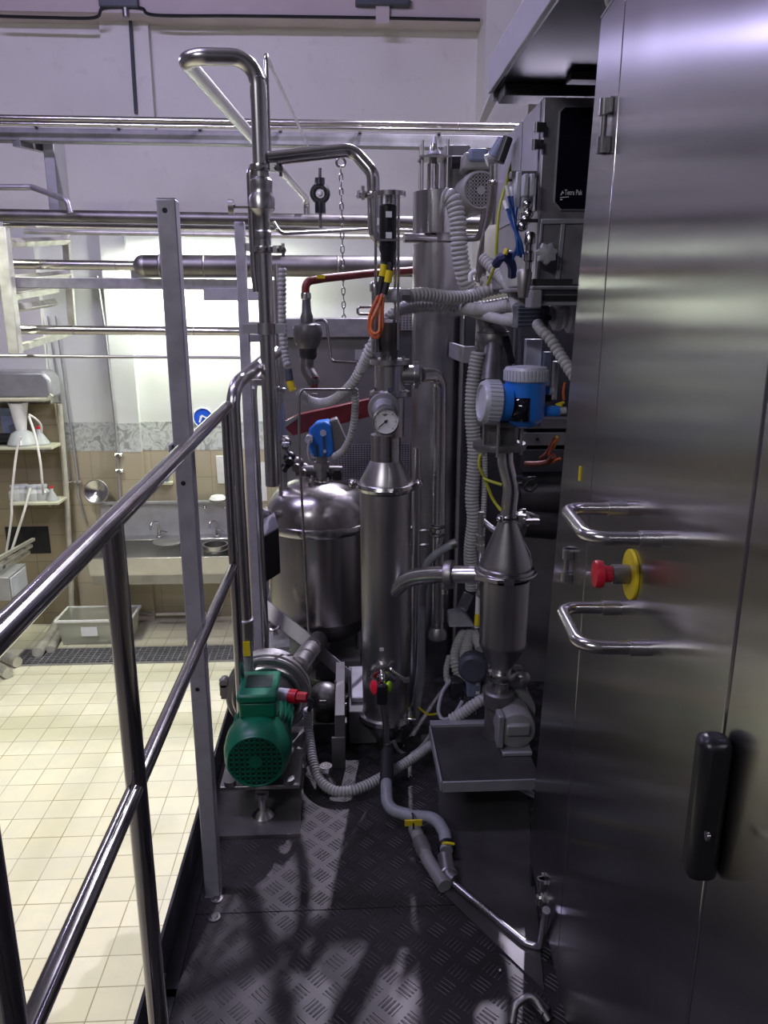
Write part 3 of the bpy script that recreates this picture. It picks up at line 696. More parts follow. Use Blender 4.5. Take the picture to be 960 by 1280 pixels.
# ---------------------------------------------------------------- square posts
def square_post(px, py, pxt, pyt, Y, w, lab):
    b = W(px, py, Y); top = W(pxt, pyt, Y); xb = b.x
    t = thing('square_post', lab, 'post', (xb, Y, ZP))
    MB().bb(xb-w/2, xb+w/2, Y-w/2, Y+w/2, ZP, top.z).build('tube', M['galv'], t, .003)
    MB().bb(xb-w*.47, xb+w*.47, Y-w*.47, Y+w*.47, top.z, top.z+.002).build('cap', M['galv'], t)
    return t, xb, top.z
t, xa, za = square_post(267, 1108, 208, 250, 1.74, .040, 'tall grey square tube post bolted beside the guardrail, free topped')
for py in (263, 604, 862):
    z = W(240, py, 1.72).z; MB().torus((xa-.003, 1.7195, z), (0, 1, 0), .0042, .0012, 16, 6).cyl((xa-.003, 1.7205, z), (xa-.003, 1.7190, z), .0036, n=12).build('bolt_hole', M['ink'], t)
z = W(240, 566, 1.72).z
MB().bb(xa-.026, xa-.0201, 1.70, 1.75, z-.02, z+.02).build('rail_clip', M['galv'], t)
MB().bb(xa-.021, xa+.021, 1.719, 1.761, ZP, ZP+.004).build('base_plate', M['galv'], t, .001)
t, xd, zd = square_post(318, 690, 291, 278, 2.62, .032, 'slim grey square tube post behind the guardrail end, beside the big riser pipe')
for py, w_ in ((308, .05), (407, .08), (423, .08)):
    z = W(295, py, 2.6).z; MB().bb(xd+.0161, xd+.016+w_, 2.61, 2.64, z-.012, z+.012).build('side_arm', M['bracket'], t, .002)
MB().bb(xd-.03, xd+.03, 2.58, 2.66, ZP, ZP+.006).build('base_plate', M['galv'], t)

# ---------------------------------------------------------------- bent pipes by the rail end
def pipe_thing(name, lab, pts, rad, mat='polish', bend=None, cat='pipe', group=None, n=18):
    P = [p if isinstance(p, Vector) else W(*p) for p in pts]
    t = thing(name, lab, cat, P[-1], group)
    MB().tube(P, rad, bend or rad*3, n).build('run', M[mat], t)
    return t, P
p = W(296, 560, 2.36); rC = S(8.6, p)
t, P = pipe_thing('elbow_pipe', 'thick polished pipe that bends over and drops straight down beside the guardrail end', [(345, 440, 2.74), (331, 450, 2.66), (290, 484, 2.37), V((p.x, 2.36, zat(310, 780, 2.36)))], rC, 'pipe', [.03, .085])
b = P[-1]
MB().hex(b+V((0, 0, -.05)), b+V((0, 0, .012)), rC*1.35).torus(b+V((0, 0, .014)), (0, 0, 1), rC*1.05, .006).build('union_nut', M['dull'], t)
MB().cyl(b+V((0, 0, -.05)), (b.x, b.y, ZP+.12), rC*.95, n=16).build('lower_run', M['hosedark'], t)
MB().box(b+V((0, -.028, -.075)), (.03, .006, .05)).build('yellow_tag', M['yellow'], t)
p = W(321, 560, 2.72); rE = S(5.6, p)
t, P = pipe_thing('guard_tube', 'second round guard tube bending down behind the thick elbow pipe', [(352, 440, 3.3), (330, 462, 2.95), (315, 480, 2.74), V((p.x, 2.72, ZP+.35)), V((p.x, 2.72, ZP+.01))], rE, 'pipe', .05)
e = W(322, 478, 2.70); MB().box(e, (.05, .03, .02)).cyl(e+V((.02, -.02, 0)), e+V((.02, .02, 0)), .008).build('clip', M['dull'], t)
# straight stiles behind
for px, py, y0, y1, Y, w_, lab in ((352, 500, 330, 640, 3.05, 4, 'thin upright steel pipe between the big riser and the ribbed cable sleeve'), (346, 470, 350, 620, 3.0, 2.5, 'slender upright tube close against the big riser pipe')):
    a = axis_at(px, py, Y); z0, z1 = zat(px, y1, Y), zat(px, y0, Y)
    t = thing('riser_tube', lab, 'pipe', (a.x, Y, z0)); rr = S(w_, W(px, py, Y))
    MB().cyl((a.x, Y, z0), (a.x, Y, z1), rr, n=14).build('run', M['satin'], t)
    MB().lathe([(rr, 0), (rr*1.4, .004), (rr*1.4, .018), (rr, .022)], (a.x, Y, (z0+z1)/2), n=14).build('collar', M['dull'], t)

# ---------------------------------------------------------------- big riser pipe with check valve and overhead loop
YF = 2.55
fb = W(336, 480, YF); rF = S(9.2, fb); ax_ = V((fb.x, YF, 0))
t = thing('riser_pipe', 'big polished riser pipe with swollen check valve and overhead loop going over the hall', 'pipe', (fb.x, YF, zat(343, 605, YF)))
zlo, zv0, zv1, ztop = zat(343, 607, YF), zat(331, 300, YF), zat(328, 208, YF), zat(322, 72, YF)
MB().cyl((fb.x, YF, zlo), (fb.x, YF, zv0), rF, n=24).build('lower_run', M['pipe'], t)
k = S(1, W(330, 250, YF))
cv = [(9.6, 300), (10.5, 296), (10.5, 290), (9, 288), (9, 272), (11, 268), (16, 262), (16.5, 248), (14, 243), (13.5, 236), (14, 234), (14, 226), (10, 222), (10, 208)]
MB().lathe([(r_*k, zat(330, y_, YF)) for r_, y_ in cv], ax_).build('check_valve', M['satin'], t)
tri_clamp(t, (fb.x, YF, zat(331, 312, YF)), (0, 0, 1), rF*1.25, (1, -.3, 0))
tri_clamp(t, (fb.x, YF, zat(330, 210, YF)), (0, 0, 1), rF*1.25, (1, -.3, 0))
pe = W(383, 248, 6.0)
loop = [V((fb.x, YF, zv1)), V((fb.x, YF, ztop)), W(226, 70, YF-.05), pe, V((pe.x, 6.0, W(383, 275, 6.0).z))]
MB().tube(loop, rF*.98, [.07, .055, .09], 24).build('overhead_loop', M['pipe'], t)
for q, a_ in ((W(268, 69, YF-.01), (1, 0, 0)), (V((fb.x, YF, zat(325, 98, YF))), (0, 0, 1))):
    MB().torus(q, a_, rF*.97, .0015, 24, 6).build('weld_seam', M['dull'], t)
# bypass loop on the riser's left, with hand wheel
P = [V((fb.x, YF-.0, zv1+.01)), W(313, 214, YF), V((W(313, 214, YF).x, YF, zat(318, 340, YF))), V((W(315, 214, YF).x, YF, zat(320, 365, YF)))]
bp = MB().tube(P, S(5, fb), .03).build('bypass_tube', M['polish'], t)
a = W(312, 258, YF); h = W(292, 258, YF)
MB().cyl(a, h, S(2.5, a), n=12).cyl(h, h+(h-a).normalized()*S(6, a), S(9, a), n=24).build('hand_wheel', M['dull'], bp)
P = [W(342, 278, YF), W(350, 292, YF-.02), W(470, 286, 3.1)]
solo(MB().tube(P, .006, .03), 'sense_tube', M['polish'], 'thin bright tube leaving the check valve towards the black actuator', 'tube')
# pipe strap brackets at the riser
for py, lab in ((411, 'steel strap clip holding the riser pipe by the ribbed sleeve'),):
    z = zat(336, py, YF)
    s_ = thing('pipe_strap', lab, 'clip', (fb.x, YF, z))
    MB().lathe([(rF*1.02, -.018), (rF*1.2, -.018), (rF*1.2, .018), (rF*1.02, .018)], (fb.x, YF, z)).build('band', M['dull'], s_)
    MB().bb(fb.x-.075, fb.x-rF*1.15, YF-.01, YF+.01, z-.015, z+.015).build('ear', M['bracket'], s_)
    MB().bb(fb.x+rF*1.15, fb.x+.06, YF-.01, YF+.01, z-.015, z+.015).build('ear', M['bracket'], s_)
# companion thin pipe
q = W(335, 150, YF+.06)
pipe_thing('vent_tube', 'thin bright vent tube rising behind the riser pipe and sloping off over the hall', [V((q.x, YF+.06, zat(336, 215, YF+.06))), V((q.x, YF+.06, zat(329, 68, YF+.06))), W(385, 182, 5.6)], S(2.8, q), 'polish', .02)
# branch pipe to the actuator valve
YK = 2.62
t, P = pipe_thing('branch_pipe', 'polished branch pipe arching from the riser over to the black actuator valve', [(333, 199, YF), (440, 187, YK+.02), (466, 216, YK), (468, 290, YK), (480, 305, YK)], S(8.3, W(440, 200, YK)), 'polish', [.05, .05, .02])
tri_clamp(t, W(466, 244, YK), (0, 0, 1), S(9.5, W(466, 244, YK)), (-1, -.3, 0))
MB().box(W(472, 277, YK-.04), (.02, .02, .02)).build('tag_block', M['label'], t)

# ---------------------------------------------------------------- tall tube filter in the middle
YL = 2.46
a = axis_at(482, 700, YL)
fl = thing('tube_filter', 'tall satin steel tube filter housing with cone top, standing in the middle of the machine', 'filter housing', (a.x, YL, zat(482, 935, YL)))
MB().lathe(profile(482, YL, [(575, 19), (600, 32), (605, 33)]), a, n=48).build('cone', M['drum'], fl)
MB().lathe(profile(482, YL, [(543, 19), (576, 19)]), a, n=40).build('neck', M['polish'], fl)
MB().lathe(profile(482, YL, [(613, 32.5), (876, 28.5), (890, 28.5)]), a, n=48).build('shell', M['drum'], fl)
tc = MB().lathe(profile(482, YL, [(602, 31), (603, 36.5), (607, 38), (611, 36.5), (613, 31)]), a, n=48).build('top_clamp', M['polish'], fl)
for sx in (-1, 1):
    e = W(482+sx*37, 604, YL-.02)
    MB().cyl(e+V((sx*.002, -.02, 0)), e+V((sx*.002, .03, 0)), .006).ball(e+V((sx*.012, -.01, 0)), .012).box(e+V((sx*.015, .01, .005)), (.02, .02, .012)).build('wing_nut', M['polish'], tc)
bc = MB().lathe(profile(482, YL, [(888, 28), (889, 33), (893, 34.5), (897, 33), (899, 28)]), a, n=48).build('bottom_clamp', M['polish'], fl)
e = W(505, 900, YL-.06); MB().cyl(e-V((.03, 0, 0)), e+V((.04, 0, 0)), .005).box(e, (.03, .02, .02)).build('clamp_handle', M['polish'], bc)
MB().lathe(profile(482, YL, [(897, 27), (912, 20), (920, 14), (938, 12)]), a, n=40).build('base_cone', M['satin'], fl)
# side nozzle low on the shell with sampling valve
nz = W(478, 842, YL-.09); 
nb = MB().lathe([(S(15, nz), 0), (S(15, nz), .02), (S(17, nz), .024), (S(17, nz), .036), (S(14, nz), .04), (S(8, nz), .042), (S(6, nz), .05)], nz+V((0, .02, 0)), (0, -1, -.1)).build('drain_nozzle', M['polish'], fl)
e = W(500, 848, YL-.12); MB().cyl(W(490, 838, YL-.12), W(507, 850, YL-.13), .006).box(W(508, 850, YL-.13), (.02, .014, .014)).cyl(W(487, 832, YL-.12), W(491, 826, YL-.12), .007).build('wing_nut', M['polish'], nb)
e = W(477, 812, YL-.083); MB().box(e, (.014, .003, .010)).build('sticker', M['label'], fl)
e = W(481, 675, YL-.083); MB().torus(e, (0, 1, 0), .004, .0015, 12, 6).build('stud', M['dull'], fl)
# sampling valve with black lever, red and lime rings
s0 = W(478, 845, YL-.14)
sv = thing('sample_valve', 'small black lever sampling valve with red and lime lenses at the filter foot', 'valve', s0)
MB().tube([s0+V((0, .06, .0)), s0, W(478, 870, YL-.15)], .011, .02).build('spout', M['polish'], sv)
MB().lathe([(.020, 0), (.024, .004), (.024, .010), (.018, .014)], W(470, 859, YL-.15)+V((.0, 0, 0)), (-1, -.5, .1), 20).build('red_ring', M['redlamp'], sv)
MB().lathe([(.015, 0), (.018, .004), (.018, .010), (.012, .014)], W(484, 858, YL-.15), (1, -.5, .1), 20).build('lime_ring', M['greenlens'], sv)
k0, k1 = W(478, 856, YL-.175), W(477, 880, YL-.18)
MB().bar(k0, k1, .034, .022, (0, -1, 0)).build('lever', M['black'], sv, .004)
e = W(482, 897, YL-.15); MB().tube([W(478, 875, YL-.16), e, W(483, 925, YL-.15), W(485, 940, YL-.15)], .012, .02).build('outlet', M['dull'], sv)
MB().hex(W(484, 928, YL-.15), W(485, 944, YL-.15), .015).build('nut', M['polish'], sv)
# filter foot block
p0, p1 = W(440, 938, 2.52), W(480, 852, 2.52)
bx = thing('mount_block', 'pale painted steel mounting block under the tube filter', 'block', ((p0.x+p1.x)/2, 2.55, ZP))
MB().bb(p0.x, W(492, 930, 2.52).x, 2.50, 2.75, ZP+.13, p1.z-.05).build('body', M['bracket'], bx, .004)
MB().bb(p0.x-.01, W(500, 930, 2.52).x, 2.44, 2.80, ZP+.001, ZP+.129).build('foot', M['panelgrey'], bx, .004)
# head: tee valve body with actuator
th = thing('actuator_valve', 'steel tee valve body with tall black actuator in a rod cage above the gauge', 'valve', (a.x, YL, zat(482, 545, YL)))
ah = axis_at(487, 470, YL)
MB().lathe(profile(487, YL, [(448, 19), (449, 25), (455, 25), (457, 19), (487, 19), (489, 25), (494, 25), (496, 19), (545, 18)]), ah, n=40).build('body', M['satin'], th)
for y_ in (452, 491):
    for k_ in (-1, 0, 1):
        e = W(487+k_*17, y_-2, YL-.05+abs(k_)*.03); MB().hex(e, e+V((0, 0, .012)), .006).build('flange_bolt', M['polish'], th)
br0, br1 = W(500, 469, YL), W(522, 469, YL)
MB().lathe([(S(12, br0), 0), (S(12, br0), .045), (S(17, br0), .047), (S(17, br0), .060), (S(13, br0), .062), (S(10, br0), .07)], V((ah.x+.03, YL, br0.z)), (1, 0, 0)).build('side_branch', M['satin'], th)
zc0, zc1 = zat(485, 447, YL), zat(485, 240, YL)
MB().lathe(profile(485, YL, [(240, 20), (241, 20), (246, 20), (247, 6), (255, 6)]), ah+V((.0, 0, 0)), n=32).build('cage_top', M['polish'], th)
for sx, yb_ in ((-15.5, 437), (13, 437)):
    q = W(485+sx, 300, YL-.03); MB().cyl((q.x, YL-.03, zat(485, yb_, YL)), (q.x, YL-.03, zc1-.005), S(1.8, q), n=12).build('cage_rod', M['polish'], th)
for sx in (-8, 9):
    q = W(485+sx, 300, YL+.04); MB().cyl((q.x, YL+.04, zc0), (q.x, YL+.04, zc1-.005), S(1.8, q), n=12).build('cage_rod', M['polish'], th)
MB().lathe(profile(483, YL, [(256, 9), (258, 11), (312, 11), (318, 9), (332, 8)]), ah+V((-.006, 0, 0)), n=28).build('actuator', M['black'], th)
for y_ in (268, 294):
    e = W(486, y_, YL-.032); MB().box(e, (.018, .004, .017)).build('label_sticker', M['label'], th)
q0, q1 = W(471, 300, YL-.035), W(499, 300, YL-.035)
MB().bar(q0, q1, .006, .006).build('cage_tie', M['polish'], th)
MB().lathe(profile(483, YL, [(400, 9), (403, 13), (430, 13), (440, 10), (449, 10)]), ah, n=28).build('stem_bonnet', M['darksteel'], th)
MB().lathe(profile(470, YL, [(352, 6), (356, 8), (364, 8), (365, 6), (440, 6)]), axis_at(470, 400, YL), n=20).build('guide_column', M['polish'], th)
e = W(455, 388, YL-.02); MB().tube([W(470, 393, YL), W(447, 393, YL), W(447, 384, YL), W(470, 384, YL)], .004, .008).build('lock_loop', M['polish'], th)
# black cables dropping out of the actuator
for k_, (pts, lab) in enumerate((([(481, 328), (478, 345), (474, 368)], 'black cable with a yellow sleeve hanging below the actuator, inner one'), ([(489, 328), (486, 345), (480, 368)], 'black cable with a yellow sleeve hanging below the actuator, outer one'))):
    P = [W(x, y, YL-.03-.012*k_) for x, y in pts]
    t = thing('actuator_cable', lab, 'cable', P[-1]); MB().sweep(spline(P), S(4, P[0]), 10).build('sheath', M['rubber'], t)
    c = P[0].lerp(P[1], .15 if k_ == 0 else .6); d_ = (P[1]-P[0]).normalized()
    MB().cyl(c+V((-.0, 0, 0)), c+d_*.035, S(4.8, P[0]), n=12).build('yellow_sleeve', M['yellow'], t)
for k_, pts in enumerate(([(473, 370, 0), (463, 392, -.01), (461, 412, -.01), (466, 421, -.02), (473, 421, -.02), (478, 408, -.02), (478, 388, -.01), (479, 372, 0)], [(478, 368, 0), (472, 385, -.02), (465, 400, -.02), (464, 412, -.02), (468, 417, -.03), (474, 414, -.03), (475, 395, -.02), (478, 375, 0)])):
    cable([W(x, y, YL-.06+o_) for x, y, o_ in pts], S(2.0, W(470, 400, YL)), 'orange_cable', 'orange', ('outer loop of orange cable hanging below the black actuator', 'inner loop of orange cable hanging below the black actuator')[k_])
cable([W(480, 372, YL-.05), W(474, 384, YL-.055), W(468, 396, YL-.06)], .004, 'yellow_cable', 'yellow', 'short yellow cable lying across the orange loops')
# grey cable gland head right of the actuator
g = W(492, 369, YL+.0); t = thing('conduit_head', 'round grey conduit head where two ribbed hoses meet the actuator cage', 'conduit head', g)
MB().cyl(g+V((-.03, 0, 0)), g+V((.025, 0, 0)), S(9, g)).build('drum', M['lid'], t, .004)
MB().hex(g+V((.025, 0, 0)), g+V((.05, 0, 0)), S(8, g)).build('gland_nut', M['dull'], t)
# gauge
g = W(482, 527, YL-.14); rg = S(16.5, g); nrm = V((.0, -1, .16)).normalized()
ga = thing('pressure_gauge', 'round white dial pressure gauge on the filter neck', 'gauge', g-V((0, 0, rg)))
u, w_ = frame_of(nrm); up_ = V((0, 0, 1))-nrm*nrm.z; up_.normalize(); rt_ = up_.cross(nrm)*-1
rt_ = V((1, 0, 0))
MB().lathe([(rg*.9, -.03), (rg, -.025), (rg*1.03, .0), (rg*1.03, .008), (rg*.92, .010), (rg*.9, .004)], g, nrm, 40).build('bezel', M['polish'], ga)
dial = MB().cyl(g+nrm*.001, g+nrm*.0045, rg*.9, n=40).build('dial', M['dial'], ga)
m = MB()
for k_ in range(31):
    an = math.radians(225-270*k_/30); r0 = .70 if k_ % 5 == 0 else .77
    dd = rt_*math.cos(an)+up_*math.sin(an)
    m.bar(g+nrm*.005+dd*rg*r0, g+nrm*.005+dd*rg*.84, .0012 if k_ % 5 else .002, .0008, nrm)
m.build('scale_ticks', M['ink'], dial)
dd = (rt_*-.75+up_*-.62).normalized()
MB().bar(g+nrm*.0062-dd*rg*.2, g+nrm*.0062+dd*rg*.68, .003, .0008, nrm).cyl(g+nrm*.005, g+nrm*.0075, rg*.11, n=14).build('pointer', M['ink'], dial)
fp = W(480, 511, YL-.10)
MB().lathe([(S(20, fp), 0), (S(20, fp), .010), (S(15, fp), .013), (S(13, fp), .03), (S(11, fp), .045)], fp+V((0, .02, 0)), (0, -1, -.2), 36).build('flange_disc', M['bracket'], ga)
for an in (40, 120, 200, 320):
    e = fp+V((S(16, fp)*math.cos(math.radians(an)), .008, S(16, fp)*math.sin(math.radians(an)))); MB().cyl(e, e+V((0, -.006, 0)), .004, n=8).build('flange_bolt', M['dull'], ga)
MB().cyl(fp+V((0, -.02, -.01)), g-nrm*.02, S(9, fp), n=24).build('stem', M['satin'], ga)
# long elbow pipe from the tee down
P = [V((ah.x+.10, YL, br0.z)), W(550, 468, YL+.06), V((W(550, 640, YL+.06).x, YL+.06, zat(547, 800, YL+.06)))]
t = thing('elbow_pipe', 'bright elbow pipe running from the valve tee straight down before the dark column', 'pipe', P[-1])
rP = S(8.2, W(548, 600, YL+.06)); MB().tube(P, rP, .055, 20).build('run', M['pipe'], t)
MB().lathe([(rP, 0), (rP*1.5, .01), (rP*1.5, .03), (rP, .05)], P[-1], n=20).build('coupling', M['dull'], t)
for y_ in (650, 660):
    e = W(547, y_+8, YL+.05); MB().torus(e, (0, 0, 1), rP*1.05, .004, 20, 6).build('band', M['darksteel'], t)
# second slimmer upright beside the filter and its clips
q = axis_at(519, 740, 2.62)
t = thing('riser_tube', 'dull upright tube close behind the tube filter, with two wire clips', 'pipe', (q.x, 2.62, ZP+.002)); rr = S(5, W(519, 740, 2.62))
MB().cyl((q.x, 2.62, ZP+.002), (q.x, 2.62, zat(519, 560, 2.62)), rr, n=14).build('run', M['satin'], t)
for y_ in (664, 682):
    e = W(524, y_, 2.58); MB().bar(e, e+V((.035, 0, 0)), .02, .008).build('clip', M['dull'], t)
MB().box(W(512, 676, 2.58), (.02, .03, .10)).build('clip_plate', M['bracket'], t)
t, P = pipe_thing('hose_elbow', 'grey soft hose bending down between the tube filter and the dark column', [(566, 680, 2.5), (545, 692, 2.48), (534, 704, 2.5), (528, 740, 2.55), (527, 850, 2.55), (518, 905, 2.5)], S(5, W(545, 690, 2.5)), 'hosedark', .06)
MB().cyl(P[0]-V((.012, 0, .004)), P[0]+V((.012, 0, .004)), S(6, P[0])).build('end_ferrule', M['dull'], t)

# outlet pipe from the filter to the small filter
YO = 2.22
t = thing('outlet_pipe', 'bright pipe leaving the tube filter and joining the small cone filter', 'pipe', W(500, 740, 2.40))
P = [W(486, 745, 2.40), W(525, 715, 2.34), W(550, 717, 2.30), W(612, 717, YO)]
P = [W(478, 744, 2.42), W(520, 718, 2.36), W(560, 718, 2.27), W(612, 718, YO)]
rO = S(11.2, P[2]); MB().sweep(resample(spline([W(474, 752, 2.44), W(488, 741, 2.41), W(505, 727, 2.385), W(525, 720, 2.345), W(560, 718, 2.27), W(612, 718, YO)]), .012), rO, 24).build('run', M['pipe'], t)
MB().lathe([(rO*1.0, -.012), (rO*1.55, -.012), (rO*1.65, 0), (rO*1.55, .012), (rO*1.0, .012)], W(562, 718, 2.268), (P[3]-P[2]), 30).build('flange_clamp', M['dull'], t)
MB().cyl(W(556, 736, 2.26), W(556, 742, 2.26), .010).build('clamp_nut', M['polish'], t)

# ---------------------------------------------------------------- tall dark column behind
YM = 3.05
am = axis_at(545.5, 500, YM)
t = thing('column_vessel', 'tall dark stained steel column with bright band at its head, behind the tube filter', 'vessel', (am.x, YM, ZP))
zb_ = zat(545, 303, YM); rM = S(31.5, W(545, 450, YM))
MB().lathe([(rM, 0), (rM, zat(545, 383, YM)-ZP), ], V((am.x, YM, ZP+.001)), n=56).build('shell', M['column'], t)
MB().lathe([(rM*1.0, zat(545, 382, YM)), (rM*1.004, zat(545, 381, YM)), (rM*1.004, zat(545, 306, YM)), (rM*.8, zat(545, 303, YM)), (rM*.62, zat(545, 302, YM)), (rM*.62, zat(545, 293, YM))], am, n=56).build('upper_shell', M['satin'], t)
MB().lathe([(rM*.5, zat(545, 294, YM)), (rM*1.02, zat(545, 293.5, YM)), (rM*1.02, zat(545, 241, YM)), (rM*.96, zat(545, 240, YM)), (rM*.3, zat(545, 239, YM))], am, n=56).build('head_band', M['polish'], t)
zh = zat(545, 240, YM)
MB().lathe([(rM*.22, zh), (rM*.22, zh+.09), (rM*.14, zh+.1), (rM*.10, zh+.16)], am+V((-.03, -.02, 0)), n=24).build('head_spigot', M['polish'], t)
m = MB()
for dx, dy in ((-.07, -.03), (-.07, .05), (.02, -.05), (.03, .05)): m.cyl((am.x+dx, YM+dy, zh), (am.x+dx, YM+dy, zh+.17), .005, n=10)
m.bb(am.x-.08, am.x+.035, YM-.055, YM+.055, zh+.11, zh+.117).build('rod_cage', M['dull'], t)
MB().lathe([(.02, zh+.118), (.03, zh+.125), (.012, zh+.15), (.010, zh+.17), (.005, zh+.185)], am+V((-.025, -.01, 0)), n=18).build('top_actuator', M['aluminium'], t)
MB().cyl((am.x-.14, YM-.09, zat(516, 300, YM)), (am.x-.02, YM-.06, zat(516, 300, YM)), .017).build('side_spigot', M['polish'], t)
e = W(590, 190, 3.0)

# ---------------------------------------------------------------- jacketed tank
YN = 3.1
an_ = axis_at(401, 700, YN)
tk = thing('jacketed_tank', 'round dished steel tank with a clamp ring, standing beside the tube filter', 'tank', (an_.x, YN, zat(401, 790, YN)))
P_ = profile(401, YN, [(655, 63), (760, 63)])
MB().lathe(P_, an_, n=64).build('shell', M['tanksteel'], tk)
ztop_, zrim = zat(401, 592, YN)-.02, zat(401, 645, YN); R_ = S(67, W(401, 650, YN))
MB().lathe([(R_*math.cos(x*PI/2/9)**.75, zrim+(ztop_-zrim)*math.sin(x*PI/2/9)) for x in range(10)], an_, n=64).build('domed_lid', M['tanksteel'], tk)
rg_ = MB().lathe(profile(401, YN, [(644, 66), (645, 69), (650, 70), (655, 68), (656, 63)]), an_, n=64).build('clamp_ring', M['polish'], tk)
for px in (350, 404, 427):
    e = W(px, 655, YN-.17 if px > 380 else YN-.12); MB().box(e, (.018, .018, .03)).cyl(e, e+V((0, -.025, 0)), .006).build('ring_bolt', M['dull'], rg_)
zs, zb2 = zat(401, 760, YN), zat(401, 792, YN)
MB().lathe([(S(63, W(401, 760, YN))*math.cos(x*PI/2/7)**.7, zs+(zb2-zs)*math.sin(x*PI/2/7)) for x in range(8)], an_, n=64).build('dished_bottom', M['darksteel'], tk)
MB().lathe([(.045, ztop_-.015), (.045, ztop_+.02), (.06, ztop_+.022), (.06, ztop_+.034), (.03, ztop_+.036), (.03, ztop_+.09)], an_, n=28).build('lid_nozzle', M['polish'], tk)
MB().tube([W(405, 775, YN), W(405, 800, YN), W(392, 818, YN-.2), W(378, 835, 2.7)], .04, .07).build('bottom_elbow', M['dull'], tk)
for sx in (1,):
    MB().tube([W(338, 640, YN), W(328, 648, YN-.1), W(318, 636, YN-.15)], .028, .04).build('side_spigot', M['dull'], tk)
for x_, y_ in ((-.19, -.08), (.17, -.08), (0, .2)):
    MB().cyl((an_.x+x_, YN+y_, ZP+.001), (an_.x+x_*.9, YN+y_*.9, zs+.02), .02, n=14).build('leg', M['dull'], tk)
# brace and bracket box around the tank
solo(MB().bar(W(326, 756, 2.85), W(398, 812, 2.75), .06, .012, (0, -1, .4)), 'tank_brace', M['dull'], 'slanting flat steel brace below the round tank', 'brace', bevel=.003)
a0, a1 = W(318, 735, 2.72), W(346, 668, 2.72)
t = thing('terminal_box', 'dark open sided steel box between the elbow pipe and the round tank', 'box', ((a0.x+a1.x)/2, 2.75, a0.z))
MB().prism([(a0.x, 2.70, a0.z), (a1.x, 2.80, a0.z+.03), (a1.x, 2.80, a1.z+.0), (a0.x, 2.70, a1.z-.03)], (0, .012, 0)).build('face', M['black'], t)
MB().prism([(a0.x, 2.70, a1.z-.03), (a1.x, 2.80, a1.z), (a1.x-.02, 2.86, a1.z+.04), (a0.x, 2.76, a1.z+.02)], (0, 0, .005)).build('hood', M['bracket'], t)
for y_ in (686, 724): e = W(320, y_, 2.71); MB().cyl(e, e+V((0, -.012, 0)), .006).build('screw', M['polish'], t)
a0, a1 = W(328, 812, 2.75), W(352, 787, 2.75)
t = thing('bearing_plate', 'pale plate with a ring nut beneath the round tank', 'plate', ((a0.x+a1.x)/2, 2.8, a0.z))
MB().prism([W(327, 812, 2.72), W(362, 808, 2.72), W(360, 785, 2.9), W(338, 785, 2.9)], (0, 0, -.012)).build('plate', M['bracket'], t)
e = W(343, 784, 2.8); MB().torus(e, (0, -.4, 1), .018, .007, 20, 8).cyl(e-V((0, 0, .03)), e, .012).build('ring_nut', M['polish'], t)

# ---------------------------------------------------------------- things on and over the tank
YT = 2.98
t = thing('relief_valve', 'stubby grey relief valve hanging from the red oxide pipe above the tank', 'valve', W(384, 470, YT))
av = axis_at(385, 430, YT)
MB().lathe(profile(384, YT, [(404, 11), (406, 16.5), (411, 18.5), (418, 18.5), (425, 17), (431, 14), (436, 11)]), av, n=36).build('bonnet', M['valve'], t)
MB().lathe(profile(384, YT, [(372, 5), (390, 6), (396, 8), (404, 8), (406, 12)]), axis_at(383, 380, YT), n=28).build('neck', M['valve'], t)
MB().lathe(profile(384, YT, [(366, 6), (368, 6.5), (373, 6.5), (375, 5)]), axis_at(382.5, 370, YT), n=24).build('collar', M['polish'], t)
MB().lathe(profile(384, YT, [(433, 10), (436, 11.5), (446, 10.5), (449, 8)]), av, n=30).build('bellows', M['rubber'], t)
MB().tube([W(384, 448, YT), W(384, 462, YT), W(391, 474, YT-.02), W(393, 480, YT-.02)], S(8.5, av+V((0, 0, 3))), .04).build('outlet_elbow', M['valve'], t)
MB().cyl(W(393, 470, YT-.03), W(393, 488, YT-.03), S(4.5, W(393, 480, YT))).build('red_stub', M['redpipe'], t)
MB().hex(W(393, 492, YT-.03), W(393, 505, YT-.03), S(4.5, W(393, 490, YT))).build('nut', M['dull'], t)
t, P = pipe_thing('red_pipe', 'red oxide pipe bending down to the relief valve behind the black actuator', [(382, 370, YT), (382, 352, YT), (405, 348, YT+.05), (470, 341, YT+.2), (560, 335, YT+.5)], S(5, W(400, 350, YT)), 'redpipe', .04)
MB().box(W(401, 346, YT), (.03, .03, .012)).build('yellow_strip', M['yellow'], t)
t = thing('red_beam', 'sloping red oxide steel arm behind the blue transmitter', 'arm', W(390, 530, 3.25))
MB().prism([W(351, 530, 3.2), W(366, 545, 3.2), W(462, 521, 3.3), W(462, 499, 3.3), W(372, 519, 3.2)], (0, .06, 0)).build('plate', M['redpipe'], t, .003)
MB().prism([W(351, 530, 3.195), W(356, 535, 3.195), W(372, 523, 3.195), W(372, 519, 3.195)], (0, .004, 0)).build('edge', M['dull'], t)
# impulse tubes
t, P = pipe_thing('impulse_tube', 'thin bent impulse tube running down in front of the round tank', [(446, 487, 2.60), (374, 487, 2.55), (374, 560, 2.55), (386, 790, 2.56), (400, 806, 2.56)], S(1.6, W(374, 560, 2.55)), 'dull', .02)
t, P = pipe_thing('impulse_tube', 'thin dark tube looping from the relief valve to the valve tee', [(395, 401, YT-.02), (408, 399, YT-.05), (414, 452, YT-.1), (450, 454, YT-.25), (462, 452, 2.6)], S(1.8, W(408, 400, YT)), 'darksteel', .03)
